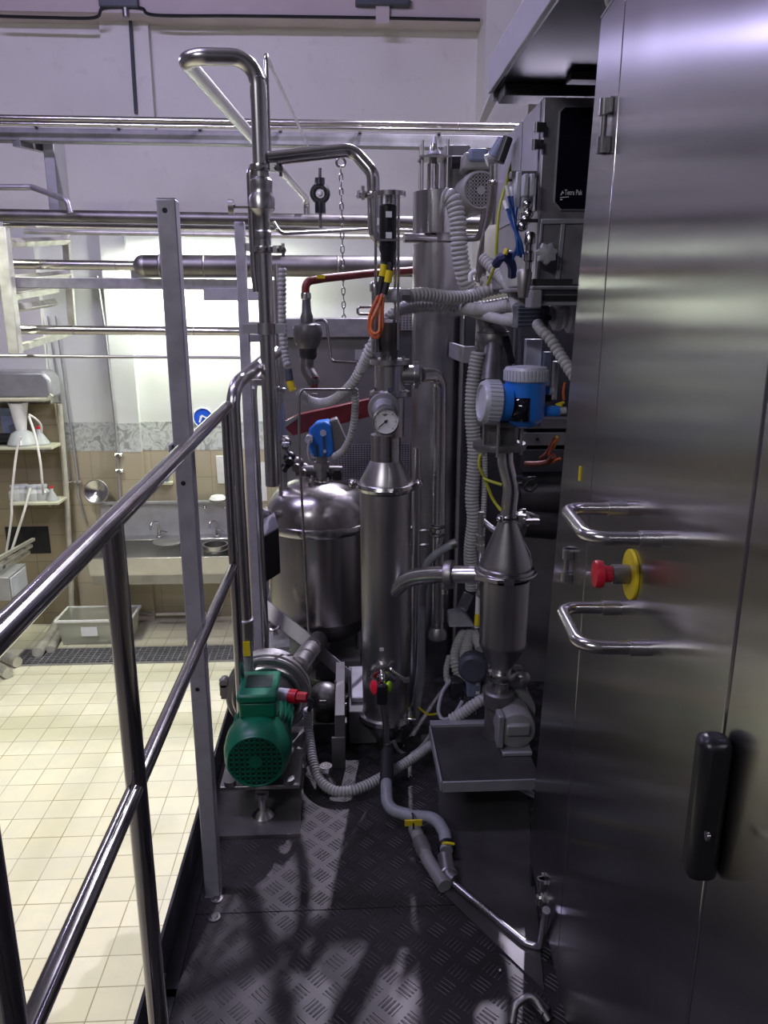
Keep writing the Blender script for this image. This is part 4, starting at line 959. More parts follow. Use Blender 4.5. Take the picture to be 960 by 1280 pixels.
# ribbed cable sleeve of the left
t = thing('cable_sleeve', 'grey spiral ribbed sleeve with black collar and yellow tag hanging behind the riser', 'hose', W(358, 480, 2.9))
hose_mesh([W(353, 335, 2.9), W(353, 400, 2.9), W(356, 440, 2.9), W(360, 458, 2.88)], S(5, W(353, 400, 2.9)), .016).build('ribs', M['hose'], t)
MB().cyl(W(360, 462, 2.87), W(362, 476, 2.86), S(5, W(360, 460, 2.9))).build('collar', M['slate'], t)
MB().cyl(W(362, 476, 2.86), W(366, 488, 2.85), S(4.4, W(360, 460, 2.9))).build('yellow_tag', M['yellow'], t)
# blue transmitter on the tank lid
Yb = 2.92
g = W(404, 551, Yb)
t = thing('pressure_transmitter', 'blue faced transmitter box with grey rear cap on top of the round tank', 'transmitter', W(404, 576, Yb))
m = MB(); fr = [W(x, y, Yb-.05) for x, y in ((386, 536), (393, 529), (406, 527), (413, 531), (417, 566), (412, 572), (390, 572), (384, 558))]
m.prism(fr, (.012, .09, .0)); m.build('housing', M['blue'], t, .008)
MB().prism([W(411, 527, Yb-.03), W(421, 523, Yb-.03), W(434, 553, Yb-.03), W(428, 565, Yb-.03), W(416, 566, Yb-.03)], (.0, .07, 0)).build('rear_cap', M['panelgrey'], t, .006)
for x, y in ((404, 541), (406, 564), (390, 569)): e = W(x, y, Yb-.055); MB().cyl(e, e+V((0, -.008, 0)), S(4 if y == 541 else 2, e), n=16).build('cover_screw', M['lid'], t)
e = W(387, 548, Yb-.06); MB().cyl(e+V((0, .02, 0)), e+V((-.002, -.03, 0)), S(5, e), n=20).build('cable_gland', M['lid'], t)
MB().sweep(spline([W(387, 550, Yb-.09), W(385, 562, Yb-.09), W(387, 573, Yb-.08), W(391, 576, Yb-.06)]), S(1.6, e), 8).build('cable_tail', M['lid'], t)
for k_, xx in enumerate((404.5, 396)): MB().bar(W(xx, 546 if k_ == 0 else 556, Yb-.053), W(xx+1, 571, Yb-.053), .008, .004, (0, -1, 0)).build('groove', M['slate'], t)
MB().cyl(W(402, 570, Yb), W(402, 598, Yb), .022).hex(W(402, 578, Yb), W(402, 586, Yb), .034).build('stem', M['dull'], t)
# lid valve cluster
t = thing('lid_valve', 'dark hand valve cluster clamped to the tank lid nozzle', 'valve', W(402, 600, 2.95))
c = W(402, 588, 2.95)
MB().cyl(c-V((.10, 0, .0)), c+V((.08, 0, -.005)), .022).ball(c, .036).build('body', M['darksteel'], t)
MB().cyl(c+V((.06, -.01, .005)), c+V((.06, -.01, -.035)), .018, n=16).build('hand_wheel', M['black'], t)
MB().cyl(c+V((-.03, -.03, .012)), c+V((.03, -.035, .012)), .012).build('bright_pin', M['polish'], t)
tri_clamp(t, c+V((0, 0, -.03)), (0, 0, 1), .035, (-1, -.5, 0))
t = thing('lid_valve', 'dark jumble of small valve knobs between riser pipe and blue transmitter', 'valve', W(360, 600, 2.98))
for k_, (x, y, rr) in enumerate(((357, 553, .022), (362, 572, .026), (371, 580, .03), (357, 582, .018), (380, 586, .024))):
    e = W(x, y, 2.96); MB().ball(e, rr).cyl(e, e+V((.0, -.04, -.01)), rr*.55).build('knob', M['black' if k_ % 2 else 'darksteel'], t)
MB().tube([W(357, 545, 2.97), W(357, 565, 2.97), W(372, 585, 2.96), W(392, 590, 2.95)], .012, .03).build('link_tube', M['dull'], t)
MB().cyl(W(357, 553, 2.93), W(357, 558, 2.93), .014).build('white_knob', M['lid'], t)
# ---------------------------------------------------------------- ribbed hoses
def hose(pts, px_r, lab, pitch=None, amp=.13, mat='hose', ends=False, group=None):
    P = [p if isinstance(p, Vector) else W(*p) for p in pts]; r = S(px_r, P[len(P)//2])
    t = thing('ribbed_hose', lab, 'hose', P[-1], group)
    hose_mesh(P, r, pitch or r*.75, amp).build('ribs', M[mat], t)
    if ends:
        d_ = (P[1]-P[0]).normalized(); MB().cyl(P[0]-d_*r*1.2, P[0]+d_*r*.5, r*1.18, n=16).build('end_sleeve', M['hosedark'], t)
    return t
hose([(556, 246, 2.78), (566, 250, 2.76), (572, 275, 2.75), (574, 310, 2.75), (580, 345, 2.76), (590, 366, 2.80)], 10.5, 'thick pale ribbed hose falling from the column head band', .0155)
hose([(508, 370, 2.47), (530, 368, 2.5), (560, 372, 2.55), (590, 370, 2.6), (612, 362, 2.6), (640, 357, 2.6), (672, 352, 2.62)], 8, 'ribbed hose running from the conduit head across the dark column', .014)
hose([(452, 462, 2.56), (462, 440, 2.5), (474, 415, 2.5), (490, 393, 2.52), (515, 381, 2.58), (560, 380, 2.62), (600, 383, 2.66), (635, 378, 2.6), (668, 374, 2.55)], 6.5, 'ribbed hose curving up past the orange loops and over the column, upper of two', .013)
hose([(448, 470, 2.58), (465, 430, 2.54), (482, 402, 2.55), (505, 388, 2.6), (560, 385, 2.66), (595, 392, 2.6), (630, 400, 2.25), (662, 402, 2.12)], 5.5, 'slimmer ribbed hose passing under the others towards the dark gear motor', .011)
hose([(463, 432, 2.60), (452, 458, 2.62), (440, 480, 2.66), (420, 498, 2.75), (402, 504, 2.85), (386, 500, 2.9), (374, 490, 2.88)], 6, 'grey ribbed hose sweeping down to the nut under the relief valve', .014)
hose([(443, 486, 2.7), (444, 510, 2.72), (440, 540, 2.75), (430, 562, 2.8), (418, 571, 2.84)], 4.5, 'thin ribbed hose looping down to the blue faced transmitter', .012)
hose([(598, 440, 2.5), (592, 475, 2.5), (590, 520, 2.5), (593, 570, 2.5), (590, 620, 2.5), (592, 650, 2.5), (588, 690, 2.52), (590, 735, 2.55)], 8.5, 'long pale ribbed hose hanging straight down beside the dark column', .012, .06)
hose([(605, 560, 2.5), (606, 600, 2.5), (604, 650, 2.48), (602, 690, 2.48)], 3.5, 'slim grey ribbed hose beside the long pale one', .009)
hose([(671, 404, 2.06), (678, 414, 2.02), (688, 424, 2.0), (698, 440, 1.98), (712, 462, 1.94), (728, 486, 1.9)], 7, 'short ribbed hose under the gear motor vanishing behind the big cabinet', .014)
hose([(604, 322, 2.55), (616, 335, 2.5), (628, 348, 2.45), (640, 362, 2.35), (648, 386, 2.2)], 7.5, 'short ribbed hose slanting below the blue air hoses', .015)
hose([(566, 384, 2.72), (600, 387, 2.5), (618, 386, 2.42), (636, 382, 2.36), (662, 382, 2.3)], 8, 'short fat ribbed hose ending under the crossing hoses', .014)
b_ = [W(385, 886, 2.33), W(386, 915, 2.33), PZ(394, 962, ZP+.06), PZ(412, 986, ZP+.035), PZ(440, 988, ZP+.032), PZ(480, 970, ZP+.04), PZ(520, 945, ZP+.055), W(545, 925, 2.36), W(560, 900, 2.42)]
hose(b_, 6.3, 'long pale ribbed hose on the tread plate from green motor to drip tray', .0105, .09)
for k_, (pts, rr, lab) in enumerate((
    ([(580, 790, 2.55), (572, 805, 2.5), (568, 825, 2.45), (575, 845, 2.42), (590, 843, 2.38)], 6, 'ribbed hose in the bundle behind the small filter, wound lowest'),
    ([(588, 790, 2.55), (584, 806, 2.5), (582, 824, 2.44), (590, 840, 2.4)], 7.5, 'fat ribbed hose in the bundle behind the small filter'),
    ([(592, 788, 2.56), (596, 800, 2.5), (600, 812, 2.45)], 5.5, 'short ribbed hose in the bundle just touching the small filter'),
    ([(562, 820, 2.52), (558, 838, 2.48), (560, 852, 2.44), (568, 850, 2.42)], 4, 'thin pale hose, outermost of the bundle behind the small filter'),
    ([(563, 900, 2.3), (580, 890, 2.3), (600, 876, 2.3), (620, 868, 2.38)], 7, 'ribbed hose stub lying on the drip tray'))):
    hose(pts, rr, lab, .012, .10, ends=False, group='hose bundle behind the small filter')
t = thing('cable_hood', 'pale square sheet hood over the ribbed hose bundle', 'hood', W(574, 784, 2.52))
MB().prism([W(561, 784, 2.5), W(594, 784, 2.5), W(584, 770, 2.54), W(578, 765, 2.54), W(561, 768, 2.54)], (0, .05, 0)).build('shell', M['bracket'], t, .004)
MB().cyl(W(577, 762, 2.53), W(586, 742, 2.55), S(7, W(577, 760, 2.5))).build('tube_stub', M['hosedark'], t)
# solenoid cluster behind the pump
t = thing('solenoid_block', 'dark blue grey solenoid block with small white stickers behind the small filter', 'solenoid', W(592, 880, 2.38))
MB().lathe([(.001, 0), (.045, 0), (.05, .01), (.05, .05), (.04, .06), (0, .06)], W(592, 828, 2.36), (-.2, -1, 0), 24).build('coil', M['slate'], t)
a0, a1 = W(584, 872, 2.34), W(602, 848, 2.34); MB().bb(a0.x, a1.x, 2.34, 2.42, a0.z, a1.z).build('body', M['bluegrey'], t, .004)
for y_ in (855, 866): e = W(597, y_, 2.337); MB().box(e, (.012, .003, .010)).build('sticker', M['label'], t)
a0, a1 = W(564, 876, 2.36), W(580, 853, 2.36); MB().bb(a0.x, a1.x, 2.36, 2.42, a0.z, a1.z).build('plug', M['black'], t, .004)
MB().tube([W(576, 884, 2.34), W(590, 876, 2.33), W(596, 880, 2.33), W(597, 892, 2.33)], .007, .01).build('fitting', M['polish'], t)
cable([W(566, 848, 2.4), W(553, 865, 2.36), W(548, 890, 2.33), W(556, 900, 2.31), W(570, 890, 2.32), W(578, 876, 2.33)], S(2.4, W(560, 870, 2.4)), 'grey_cable', 'hosedark', 'grey cable looping from the solenoid block over the tray rim')
cable([W(548, 902, 2.33), W(530, 930, 2.35), W(512, 943, 2.38), W(498, 938, 2.38), W(492, 925, 2.4)], S(2.6, W(520, 930, 2.35)), 'grey_cable', 'hosedark', 'grey cable sagging from the tray rim to the filter foot')
cable([W(523, 884, 2.5), W(535, 893, 2.48), W(548, 892, 2.42)], .004, 'yellow_cable', 'yellow', 'short yellow cable in the dark between filter foot and drip tray')
cable([W(519, 690, 2.64), W(524, 800, 2.6), W(518, 870, 2.55), W(505, 900, 2.5)], S(2, W(520, 800, 2.6)), 'grey_cable', 'hosedark', 'grey cable dangling along the dull upright tube')

# ---------------------------------------------------------------- green motor and its pump
c0 = W(320, 950, 2.02); Rm = S(43, c0); 
gm = thing('electric_motor', 'green fan cooled electric motor on a foot plate in front of the round tank', 'motor', (c0.x, 2.2, ZP))
cy = V((c0.x, 0, c0.z)); ax_y = (0, 1, 0)
MB().lathe([(Rm*.55, 2.013), (Rm*.80, 2.014), (Rm*.93, 2.03), (Rm, 2.07), (Rm, 2.12), (Rm*.97, 2.125), (Rm*.9, 2.126)], cy, ax_y, 48).build('fan_cowl', M['green'], gm)
m = MB()
m.cyl((c0.x, 2.012, c0.z), (c0.x, 2.0135, c0.z), Rm*.80, n=40)
gd = m.build('grille_recess', M['greendark'], gm)
m = MB(); st = Rm*.155
for k_ in range(-5, 6):
    h = math.sqrt(max(0, (Rm*.80)**2-(k_*st)**2)); wd = Rm*.022
    m.bb(c0.x+k_*st-wd, c0.x+k_*st+wd, 2.009, 2.012, c0.z-h, c0.z+h); m.bb(c0.x-h, c0.x+h, 2.009, 2.012, c0.z+k_*st-wd, c0.z+k_*st+wd)
m.cyl((c0.x, 2.008, c0.z), (c0.x, 2.0119, c0.z), Rm*.2, n=24)
m.torus((c0.x, 2.011, c0.z), (0, 1, 0), Rm*.80, .004, 40, 6)
m.build('grille', M['green'], gm)
m = MB().cyl((c0.x, 2.125, c0.z), (c0.x, 2.34, c0.z), Rm*.80, n=40)
for k_ in range(28):
    an = 2*PI*k_/28; d_ = V((math.cos(an), 0, math.sin(an))); m.bar(V((c0.x, 2.13, c0.z))+d_*Rm*.84, V((c0.x, 2.33, c0.z))+d_*Rm*.84, .004, Rm*.16, d_)
m.build('finned_body', M['green'], gm)
zt_ = c0.z+Rm*.86
tbx = MB().bb(c0.x-.055, c0.x+.055, 2.10, 2.25, zt_, zt_+.055).build('terminal_box', M['green'], gm, .008)
MB().bb(c0.x-.06, c0.x+.06, 2.09, 2.255, zt_+.057, zt_+.085).build('lid', M['green'], tbx, .008)
MB().bb(c0.x-.04, c0.x+.04, 2.14, 2.22, zt_+.0855, zt_+.0865).build('rating_plate', M['greendark'], tbx)
e = V((c0.x+.056, 2.19, zt_+.035)); q = W(378, 871, 2.17)
MB().cyl(e, W(362, 869, 2.18), S(8, e), n=18).build('cable_gland', M['lid'], gm)
rc = MB().cyl(W(362, 870, 2.18), W(372, 871, 2.17), S(9, q), n=16).cyl(W(372, 871, 2.17), W(384, 872, 2.16), S(6.5, q), n=6).build('red_plug', M['red'], gm)
note(rc, 'red cable plug')
MB().sweep(spline([W(383, 872, 2.16), W(390, 878, 2.2), W(386, 888, 2.33)]), .008, 8).build('plug_cable', M['slate'], gm)
zf = c0.z-Rm*.98
MB().bb(c0.x-.115, c0.x+.125, 2.04, 2.34, zf-.016, zf-.002).build('base_plate', M['dull'], gm, .003)
for sx in (-.085, .09):
    MB().cyl((c0.x+sx, 2.05, zf-.001), (c0.x+sx, 2.05, zf+.015), .018, n=16).build('mount_bolt', M['dull'], gm)
def foot(x, y, z, nm='leveling_foot', par=gm):
    MB().lathe([(.034, ZP+.013), (.034, ZP+.02), (.02, ZP+.034), (.012, ZP+.04), (.012, z-.02), (.02, z-.018), (.02, z)], (x, y, 0), n=20).build(nm, M['polish'], par)
foot(c0.x+.012, 2.035, zf-.017)
for x_, y_ in ((-.09, 2.30), (.1, 2.30)): foot(c0.x+x_, y_, zf-.017)
# pump casing behind
c1 = V((c0.x, 2.40, c0.z+.012)); Rp = .142
pm = thing('centrifugal_pump', 'round steel pump casing with ribbed rim behind the green motor', 'pump', (c1.x, 2.42, ZP))
MB().lathe([(Rm*.7, 2.345), (Rp*.62, 2.36), (Rp*.70, 2.375), (Rp*.96, 2.378), (Rp*1.0, 2.384), (Rp*1.0, 2.392), (Rp*.97, 2.395), (Rp*.97, 2.402), (Rp*1.02, 2.405), (Rp*1.02, 2.425), (Rp*.97, 2.43), (Rp*.97, 2.47), (Rp*.8, 2.50), (0, 2.505)], V((c1.x, 0, c1.z)), ax_y, 64).build('casing', M['dull'], pm)
MB().torus((c1.x, 2.372, c1.z), (0, 1, 0), Rp*.78, .010, 56, 10).build('inner_ring', M['satin'], pm)
e = V((c1.x-Rp*.96, 2.40, c1.z+.02)); MB().box(e, (.04, .04, .05)).cyl(e+V((-.01, -.02, .03)), e+V((-.01, .02, .03)), .014).cyl(e+V((-.02, 0, -.02)), e+V((-.02, 0, .04)), .007).build('clamp_bolt', M['dull'], pm)
MB().tube([V((c1.x+.1, 2.44, c1.z+.08)), W(385, 815, 2.6), W(398, 800, 2.85)], .036, .05).build('outlet', M['dull'], pm)
MB().bb(c1.x-.07, c1.x+.07, 2.40, 2.46, ZP+.013, c1.z-Rp*.9).build('stand', M['dull'], pm)
solo(MB().bb(c0.x-.155, c0.x+.125, 1.95, 2.55, ZP+.001, ZP+.012), 'floor_plate', plain('scuffed steel sheet', (.20, .195, .19), .45, .6, .25, 9), 'flat steel sheet on the platform under the green motor', 'plate')
# check ball housing beside
c = W(406, 872, 2.5)
t = thing('float_trap', 'dark round steam trap dome with three small ribs beside the green motor', 'steam trap', (c.x, c.y, ZP+.001))
MB().ball(c, S(20, c), 28).build('dome', M['valve'], t)
for dz in (-.01, .004, .018): MB().box(c+V((-.005, -S(19.5, c), dz)), (.022, .008, .004)).build('rib', M['dull'], t)
MB().cyl(c-V((0, 0, .03)), (c.x, c.y, ZP+.08), S(15, c), n=24).build('body', M['darksteel'], t)
MB().bb(c.x-.06, c.x+.08, c.y-.05, c.y+.06, ZP+.001, ZP+.08).build('foot', M['darksteel'], t, .004)
e = c+V((S(20, c), -.02, -.02)); MB().cyl(e, e+V((.02, 0, 0)), .008).cyl(c+V((.035, -.02, .03)), c+V((.04, -.02, .075)), .004).build('bright_pin', M['polish'], t)
# steel stand plate behind it
t = thing('support_plate', 'upright grey steel support plate between steam trap and tube filter', 'plate', W(432, 980, 2.35))
a0, a1 = W(418, 982, 2.42), W(432, 850, 2.55)
MB().bb(W(420, 940, 2.42).x, W(432, 940, 2.42).x, 2.30, 2.70, ZP+.001, a1.z).build('web', M['panelgrey'], t, .002)
MB().bb(W(416, 940, 2.42).x, W(432, 940, 2.42).x, 2.29, 2.299, ZP+.001, ZP+.12).build('flange', M['dull'], t, .002)
foot(W(408, 990, 2.18).x, 2.19, ZP+.08, 'leveling_foot', t)
# slanting braces behind motor
solo(MB().bar(W(396, 812, 2.8), W(442, 852, 2.7), .05, .012, (0, -1, .5)), 'tank_brace', M['panelgrey'], 'dark slanting brace between pump casing and tube filter', 'brace', bevel=.003)
solo(MB().bb(W(395, 800, 3.0).x, W(450, 800, 3.0).x, 2.9, 3.3, zat(420, 830, 3.0)-.02, zat(420, 800, 3.0)-.05), 'skid_beam', M['panelgrey'], 'dark cross beam of the skid behind the tube filter', 'beam')

# ---------------------------------------------------------------- small filter, pipework and flow meter
YO = 2.2
ao = axis_at(630, 760, YO)
fo = thing('cone_filter', 'small satin steel filter with cone top and tapered foot standing over the pump', 'filter housing', (ao.x, YO, zat(622, 860, YO)))
MB().lathe(profile(631, YO, [(648, 11), (652, 11.5), (700, 31), (708, 32)]), ao, n=48).build('cone', M['drum'], fo)
MB().lathe(profile(630, YO, [(722, 31), (800, 29), (803, 29.5), (806, 28.5), (836, 12), (846, 11), (862, 10)]), ao, n=48).build('shell', M['drum'], fo)
rc = MB().lathe(profile(631, YO, [(706, 31), (708, 35), (712, 36), (717, 35), (720, 31)]), ao, n=48).build('belt_clamp', M['polish'], fo)
pts = [ao+V((S(37, W(631, 712, YO))*math.cos(x), S(37, W(631, 712, YO))*math.sin(x), zat(631, 712, YO)-.004)) for x in [math.radians(-200+k_*11) for k_ in range(18)]]
MB().sweep(pts, .0055, 8).build('wire_bail', M['polish'], rc)
e = ao+V((-.01, -S(38, W(631, 712, YO)), zat(631, 714, YO))); MB().box(e, (.03, .016, .022)).cyl(e-V((.03, 0, .0)), e+V((.02, 0, 0)), .005).build('clamp_bolt', M['polish'], rc)
MB().bar(W(594, 722, YO-.04), W(622, 728, YO-.09), .006, .012).build('clamp_handle', M['polish'], rc)
MB().tube([W(646, 662, YO), W(662, 692, YO), W(665, 712, YO)], .0035, .02).build('safety_wire', M['polish'], fo)
cl = MB().lathe(profile(626, YO, [(836, 12), (838, 17), (843, 18.5), (848, 17), (850, 12)]), ao, n=32).build('foot_clamp', M['polish'], fo)
e = W(652, 848, YO+.02); MB().ball(e, .028).box(e-V((.02, .01, 0)), (.04, .03, .03)).build('wing_nut', M['dull'], cl)
# riser pipe above to the flow meter
P = [V((ao.x, YO, zat(635, 652, YO))), V((ao.x, YO, zat(636, 618, YO))), W(638, 604, YO), W(632, 578, YO), W(631, 555, YO)]
P = [V((ao.x, YO, zat(635, 652, YO))), W(639, 610, YO), W(632, 580, YO+.01), W(631, 560, YO+.02)]
t = thing('meter_pipe', 'curved polished pipe joining the flow meter to the cone filter top', 'pipe', P[0])
rO2 = S(10, P[1]); MB().tube(P, rO2, .10, 22).build('run', M['pipe'], t)
tri_clamp(t, P[0]+V((0, 0, .012)), (0, 0, 1), rO2*1.15, (1, -.2, 0)); 
e = P[0]+V((-.03, -.03, .016)); MB().bar(e, e+V((.05, 0, 0)), .008, .006).ball(e, .011).build('bolt', M['polish'], t)
e = W(648, 599, YO); MB().cyl(e-V((.02, 0, 0)), e+V((.01, 0, 0)), .012).cyl(e+V((.01, 0, 0)), e+V((.05, 0, .004)), .005).build('sensor_stub', M['polish'], t)
cable([W(661, 600, YO), W(655, 610, YO), W(664, 614, YO), W(672, 605, YO)], .005, 'black_cable', 'rubber', 'small black cable loop at the sensor stub on the curved pipe', 'cable')
# clamp cluster right of the pipe
t = thing('pipe_clamp', 'bright clamp handle cluster on the dark pipe beside the cone filter neck', 'clamp', W(660, 655, YO+.15))
MB().tube([W(648, 642, YO+.1), W(672, 650, YO+.1)], .016, .02).ball(W(652, 650, YO+.08), .028).box(W(664, 652, YO+.05), (.05, .02, .014)).build('handle', M['satin'], t)
MB().cyl(W(655, 655, YO+.3), W(694, 658, YO+.3), .045).build('dark_pipe', M['darksteel'], t)
# flow meter
fm = thing('flow_meter', 'blue flow meter head with two pale screw covers above the flanged pipe', 'flow meter', W(628, 565, YO))
fz = W(627, 552, YO)
MB().lathe([(S(10, fz), zat(629, 566, YO)), (S(33, fz), zat(629, 563, YO)), (S(34, fz), zat(629, 559, YO)), (S(33, fz), zat(629, 555, YO)), (S(22, fz), zat(629, 553, YO)), (S(22, fz), zat(629, 534, YO)), (S(30, fz), zat(629, 532, YO)), (S(30, fz), zat(629, 526, YO)), (S(12, fz), zat(629, 524, YO))], V((fz.x, YO+.03, 0)), n=40).build('sensor_body', M['valve'], fm)
for dx, dy in ((-.055, -.04), (.055, -.04), (.06, .05), (-.02, -.075)):
    q = V((fz.x+dx, YO+.03+dy, 0)); MB().cyl(q+V((0, 0, zat(629, 568, YO))), q+V((0, 0, zat(629, 522, YO))), .005, n=8).build('tie_bolt', M['dull'], fm)
hc = W(656, 498, YO-.02); rh = S(25, hc)
zb0, zb1, zb2_ = zat(657, 527, YO), zat(657, 476, YO), zat(657, 458, YO)
hd = MB().lathe([(rh*.3, zb0-.014), (rh*.7, zb0-.006), (rh*.98, zb0+.012), (rh, zb0+.02), (rh, zb1)], V((hc.x, hc.y, 0)), n=44).build('blue_housing', M['blue'], fm)
m = MB(); R2 = rh*1.07
m.lathe([(R2*.96, zb1+.0005), (R2*1.0, zb1+.003), (R2*1.0, zb2_-.008), (R2*.94, zb2_), (R2*.5, zb2_+.003), (0, zb2_+.003)], V((hc.x, hc.y, 0)), n=48)
for k_ in range(36):
    an = 2*PI*k_/36; d_ = V((math.cos(an), math.sin(an), 0)); m.bar(V((hc.x, hc.y, zb1+.004))+d_*R2*1.0, V((hc.x, hc.y, zb2_-.008))+d_*R2*1.0, .006, .004, d_)
m.build('screw_cover', M['lid'], fm)
lc = W(625, 503, YO-.03); axl = V((-1, -.08, .06)).normalized(); rl = S(26, lc)
MB().lathe([(rl*.86, -.026), (rl*.92, .01)], lc, axl, 40).build('side_housing', M['blue'], fm)
m = MB().lathe([(rl*1.0, .005), (rl*1.04, .008), (rl*1.04, .046), (rl*.95, .056), (rl*.80, .058), (rl*.78, .052), (0, .052)], lc, axl, 44)
u, w_ = frame_of(axl)
for k_ in range(30):
    an = 2*PI*k_/30; d_ = u*math.cos(an)+w_*math.sin(an); m.bar(lc+axl*.008+d_*rl*1.04, lc+axl*.044+d_*rl*1.04, .006, .004, d_)
m.build('screw_cover', M['lid'], fm)
dw = V((math.sin(-.12), -math.cos(.12), 0)); wc = V((hc.x-.018, hc.y, 0))
m = MB(); rows = []
for z_ in (zat(640, 525, YO)+.006, zat(640, 494, YO)):
    rows.append([V((hc.x+rh*1.015*math.sin(math.radians(a_)), hc.y-rh*1.015*math.cos(math.radians(a_)), z_)) for a_ in range(-54, 2, 5)])
o_ = len(rows[0]); m.add(rows[0]+rows[1], [(k_, k_+1, o_+k_+1, o_+k_) for k_ in range(o_-1)])
wn = m.build('display_window', M['darkglass'], hd); sm = wn.modifiers.new('thickness', 'SOLIDIFY'); sm.thickness = .004; sm.offset = 0
for k_, (x0, y0, x1, y1, lab) in enumerate(((682, 487, 690, 488, 'g'), (676, 514, 700, 514, 'g'))):
    q0, q1 = W(x0-10, y0, YO-.01), W(x1-2 if k_ else x1, y1, YO-.01); MB().cyl(q0, q1, S(7 if k_ else 5, q0), n=20).build('cable_entry', M['blue'], fm)
q0 = W(686, 488, YO-.01); MB().cyl(q0, q0+V((.012, 0, 0)), S(5.5, q0), n=18).build('blind_plug', M['lid'], fm)
q0 = W(690, 514, YO-.01); MB().hex(q0-V((.012, 0, 0)), q0+V((.008, 0, 0)), S(7, q0)).cyl(q0, q0+V((.04, 0, .002)), S(4.5, q0), n=16).torus(q0+V((.02, 0, 0)), (1, 0, 0), S(4.5, q0), .003, 16, 6).build('cable_gland', M['lid'], fm)
# black elbow plug
q = W(690, 488, YO+.05)
t = thing('connector_plug', 'black right angled connector plug beside the blue flow meter head', 'plug', W(680, 500, YO+.05))
MB().prism([W(673, 495, YO+.05), W(673, 503, YO+.05), W(690, 503, YO+.05), W(691, 483, YO+.05), W(682, 483, YO+.05), W(681, 495, YO+.05)], (0, .04, 0)).build('body', M['black'], t, .004)
MB().cyl(W(669, 499, YO+.07), W(674, 499, YO+.07), .016).build('collar', M['slate'], t)
# ball shaped vessel with pipe over it
bc = W(616, 425, 2.55); rb = S(21.5, bc)
t = thing('ball_valve', 'dark round ball valve body on an upright pipe above the flow meter', 'valve', bc-V((0, 0, rb)))
MB().ball(bc, rb, 36, sq=1.0).build('ball', M['valve'], t)
MB().torus(bc+V((0, 0, rb*.45)), (0, 0, 1), rb*.89, .003, 36, 8).build('seam', M['darksteel'], t)
MB().cyl(bc, W(610, 392, 2.55), S(10, bc), n=24).build('upper_pipe', M['valve'], t)
MB().cyl(bc+V((0, -.02, 0)), W(612, 478, 2.46), S(11.5, bc), n=24).build('lower_pipe', M['valve'], t)
MB().bar(W(632, 420, 2.5), W(640, 455, 2.5), .012, .02).build('handle', M['black'], t)
# bracket with two holes
a0, a1 = W(578, 454, 2.6), W(612, 433, 2.6)
t = thing('hole_bracket', 'pale flat bracket with two bolt holes joined to the dark column', 'bracket', ((a0.x+a1.x)/2, 2.6, a0.z))
MB().bb(a0.x, a1.x, 2.6, 2.612, a0.z, a1.z).bb(a0.x, a0.x+.012, 2.612, 2.95, a0.z, a1.z).build('plate', M['bracket'], t, .002)
for px in (596, 606): e = W(px, 442, 2.598); MB().torus(e, (0, 1, 0), S(3.6, e), .004, 18, 6).cyl(e, e+V((0, -.001, 0)), S(3, e), n=14).build('bolt_hole', M['dull'], t)
# gold rod tubes
for k_, (x, y0, y1, mt) in enumerate(((596, 392, 432, 'framewarm'), (604, 390, 432, 'polish'))):
    a_ = axis_at(x, y1, 2.62); solo(MB().cyl((a_.x, 2.62, zat(x, y1, 2.62)), (a_.x, 2.62, zat(x, y0, 2.62)), S(2.2, W(x, y1, 2.62)), n=10), 'guide_rod', M[mt], ('brassy thin rod standing on the hole bracket', 'bright thin rod standing on the hole bracket')[k_], 'rod')

# ---------------------------------------------------------------- pump under the cone filter and drip tray
zT = ZP+.17
T0 = PZ(553, 978, zT); T1 = PZ(545, 908, zT); xr = PZ(664, 965, zT).x+.02
dt = thing('drip_tray', 'wide dark steel drip tray on brackets, carrying the grey pump', 'tray', ((T0.x+xr)/2, 2.1, ZP))
yF, yB = T0.y, T1.y
MB().bb(T0.x, xr, yF, yB, zT-.012, zT-.004).build('pan', plain('stained tray steel', (.055, .053, .052), .55, .3, .3, 7), dt)
MB().bb(T0.x, xr, yF-.006, yF, zT-.03, zT+.004).bb(T0.x, xr, yB, yB+.03, zT-.03, zT+.006).bb(T0.x-.006, T0.x, yF, yB, zT-.03, zT+.004).build('rim', M['bracket'], dt, .001)
MB().bar((T0.x+.20, yF+.04, zT-.03), (xr-.005, yF+.06, zT-.09), .03, .012).build('brace', M['bracket'], dt)
MB().bb(T0.x+.015, T0.x+.045, yB-.05, yB-.02, ZP+.001, zT-.03).build('leg', M['dull'], dt)
pc = W(625, 900, YO)
gp = thing('grey_pump', 'grey cast pump with round front head on the drip tray under the cone filter', 'pump', (pc.x, YO, zT-.003))
MB().lathe([(S(17, pc), zT-.003), (S(17, pc), zat(622, 882, YO)), (S(19, pc), zat(622, 880, YO)), (S(19, pc), zat(622, 864, YO)), (S(16, pc), zat(622, 862, YO)), (S(11, pc), zat(622, 862, YO))], V((ao.x-.004, YO, 0)), n=36).build('column', M['valve'], gp)
hcx = W(646, 914, YO-.1); rr = S(25, hcx)
MB().lathe([(rr*.9, .12), (rr*1.0, .10), (rr*1.0, .02), (rr*.92, .0), (rr*.6, -.006), (0, -.008)], hcx, (0, 1, 0), 36).build('head', M['pumpgrey'], gp)
MB().box(hcx+V((.0, -.010, .012)), (rr*1.2, .02, rr*.62)).build('raised_pad', M['pumpgrey'], gp, .006)
MB().box(hcx+V((-rr*.85, .01, .005)), (.02, .05, rr*1.8)).build('front_flange', M['bracket'], gp, .005)
MB().box((hcx.x, hcx.y+.02, zT+.004), (rr*1.5, .09, .014)).build('foot', M['bracket'], gp, .003)
MB().cyl((hcx.x+.01, YO+.02, zat(650, 872, YO)-.06), (hcx.x+.01, YO+.26, zat(650, 872, YO)-.06), S(30, pc), n=32).build('motor_drum', M['pumpgrey'], gp)
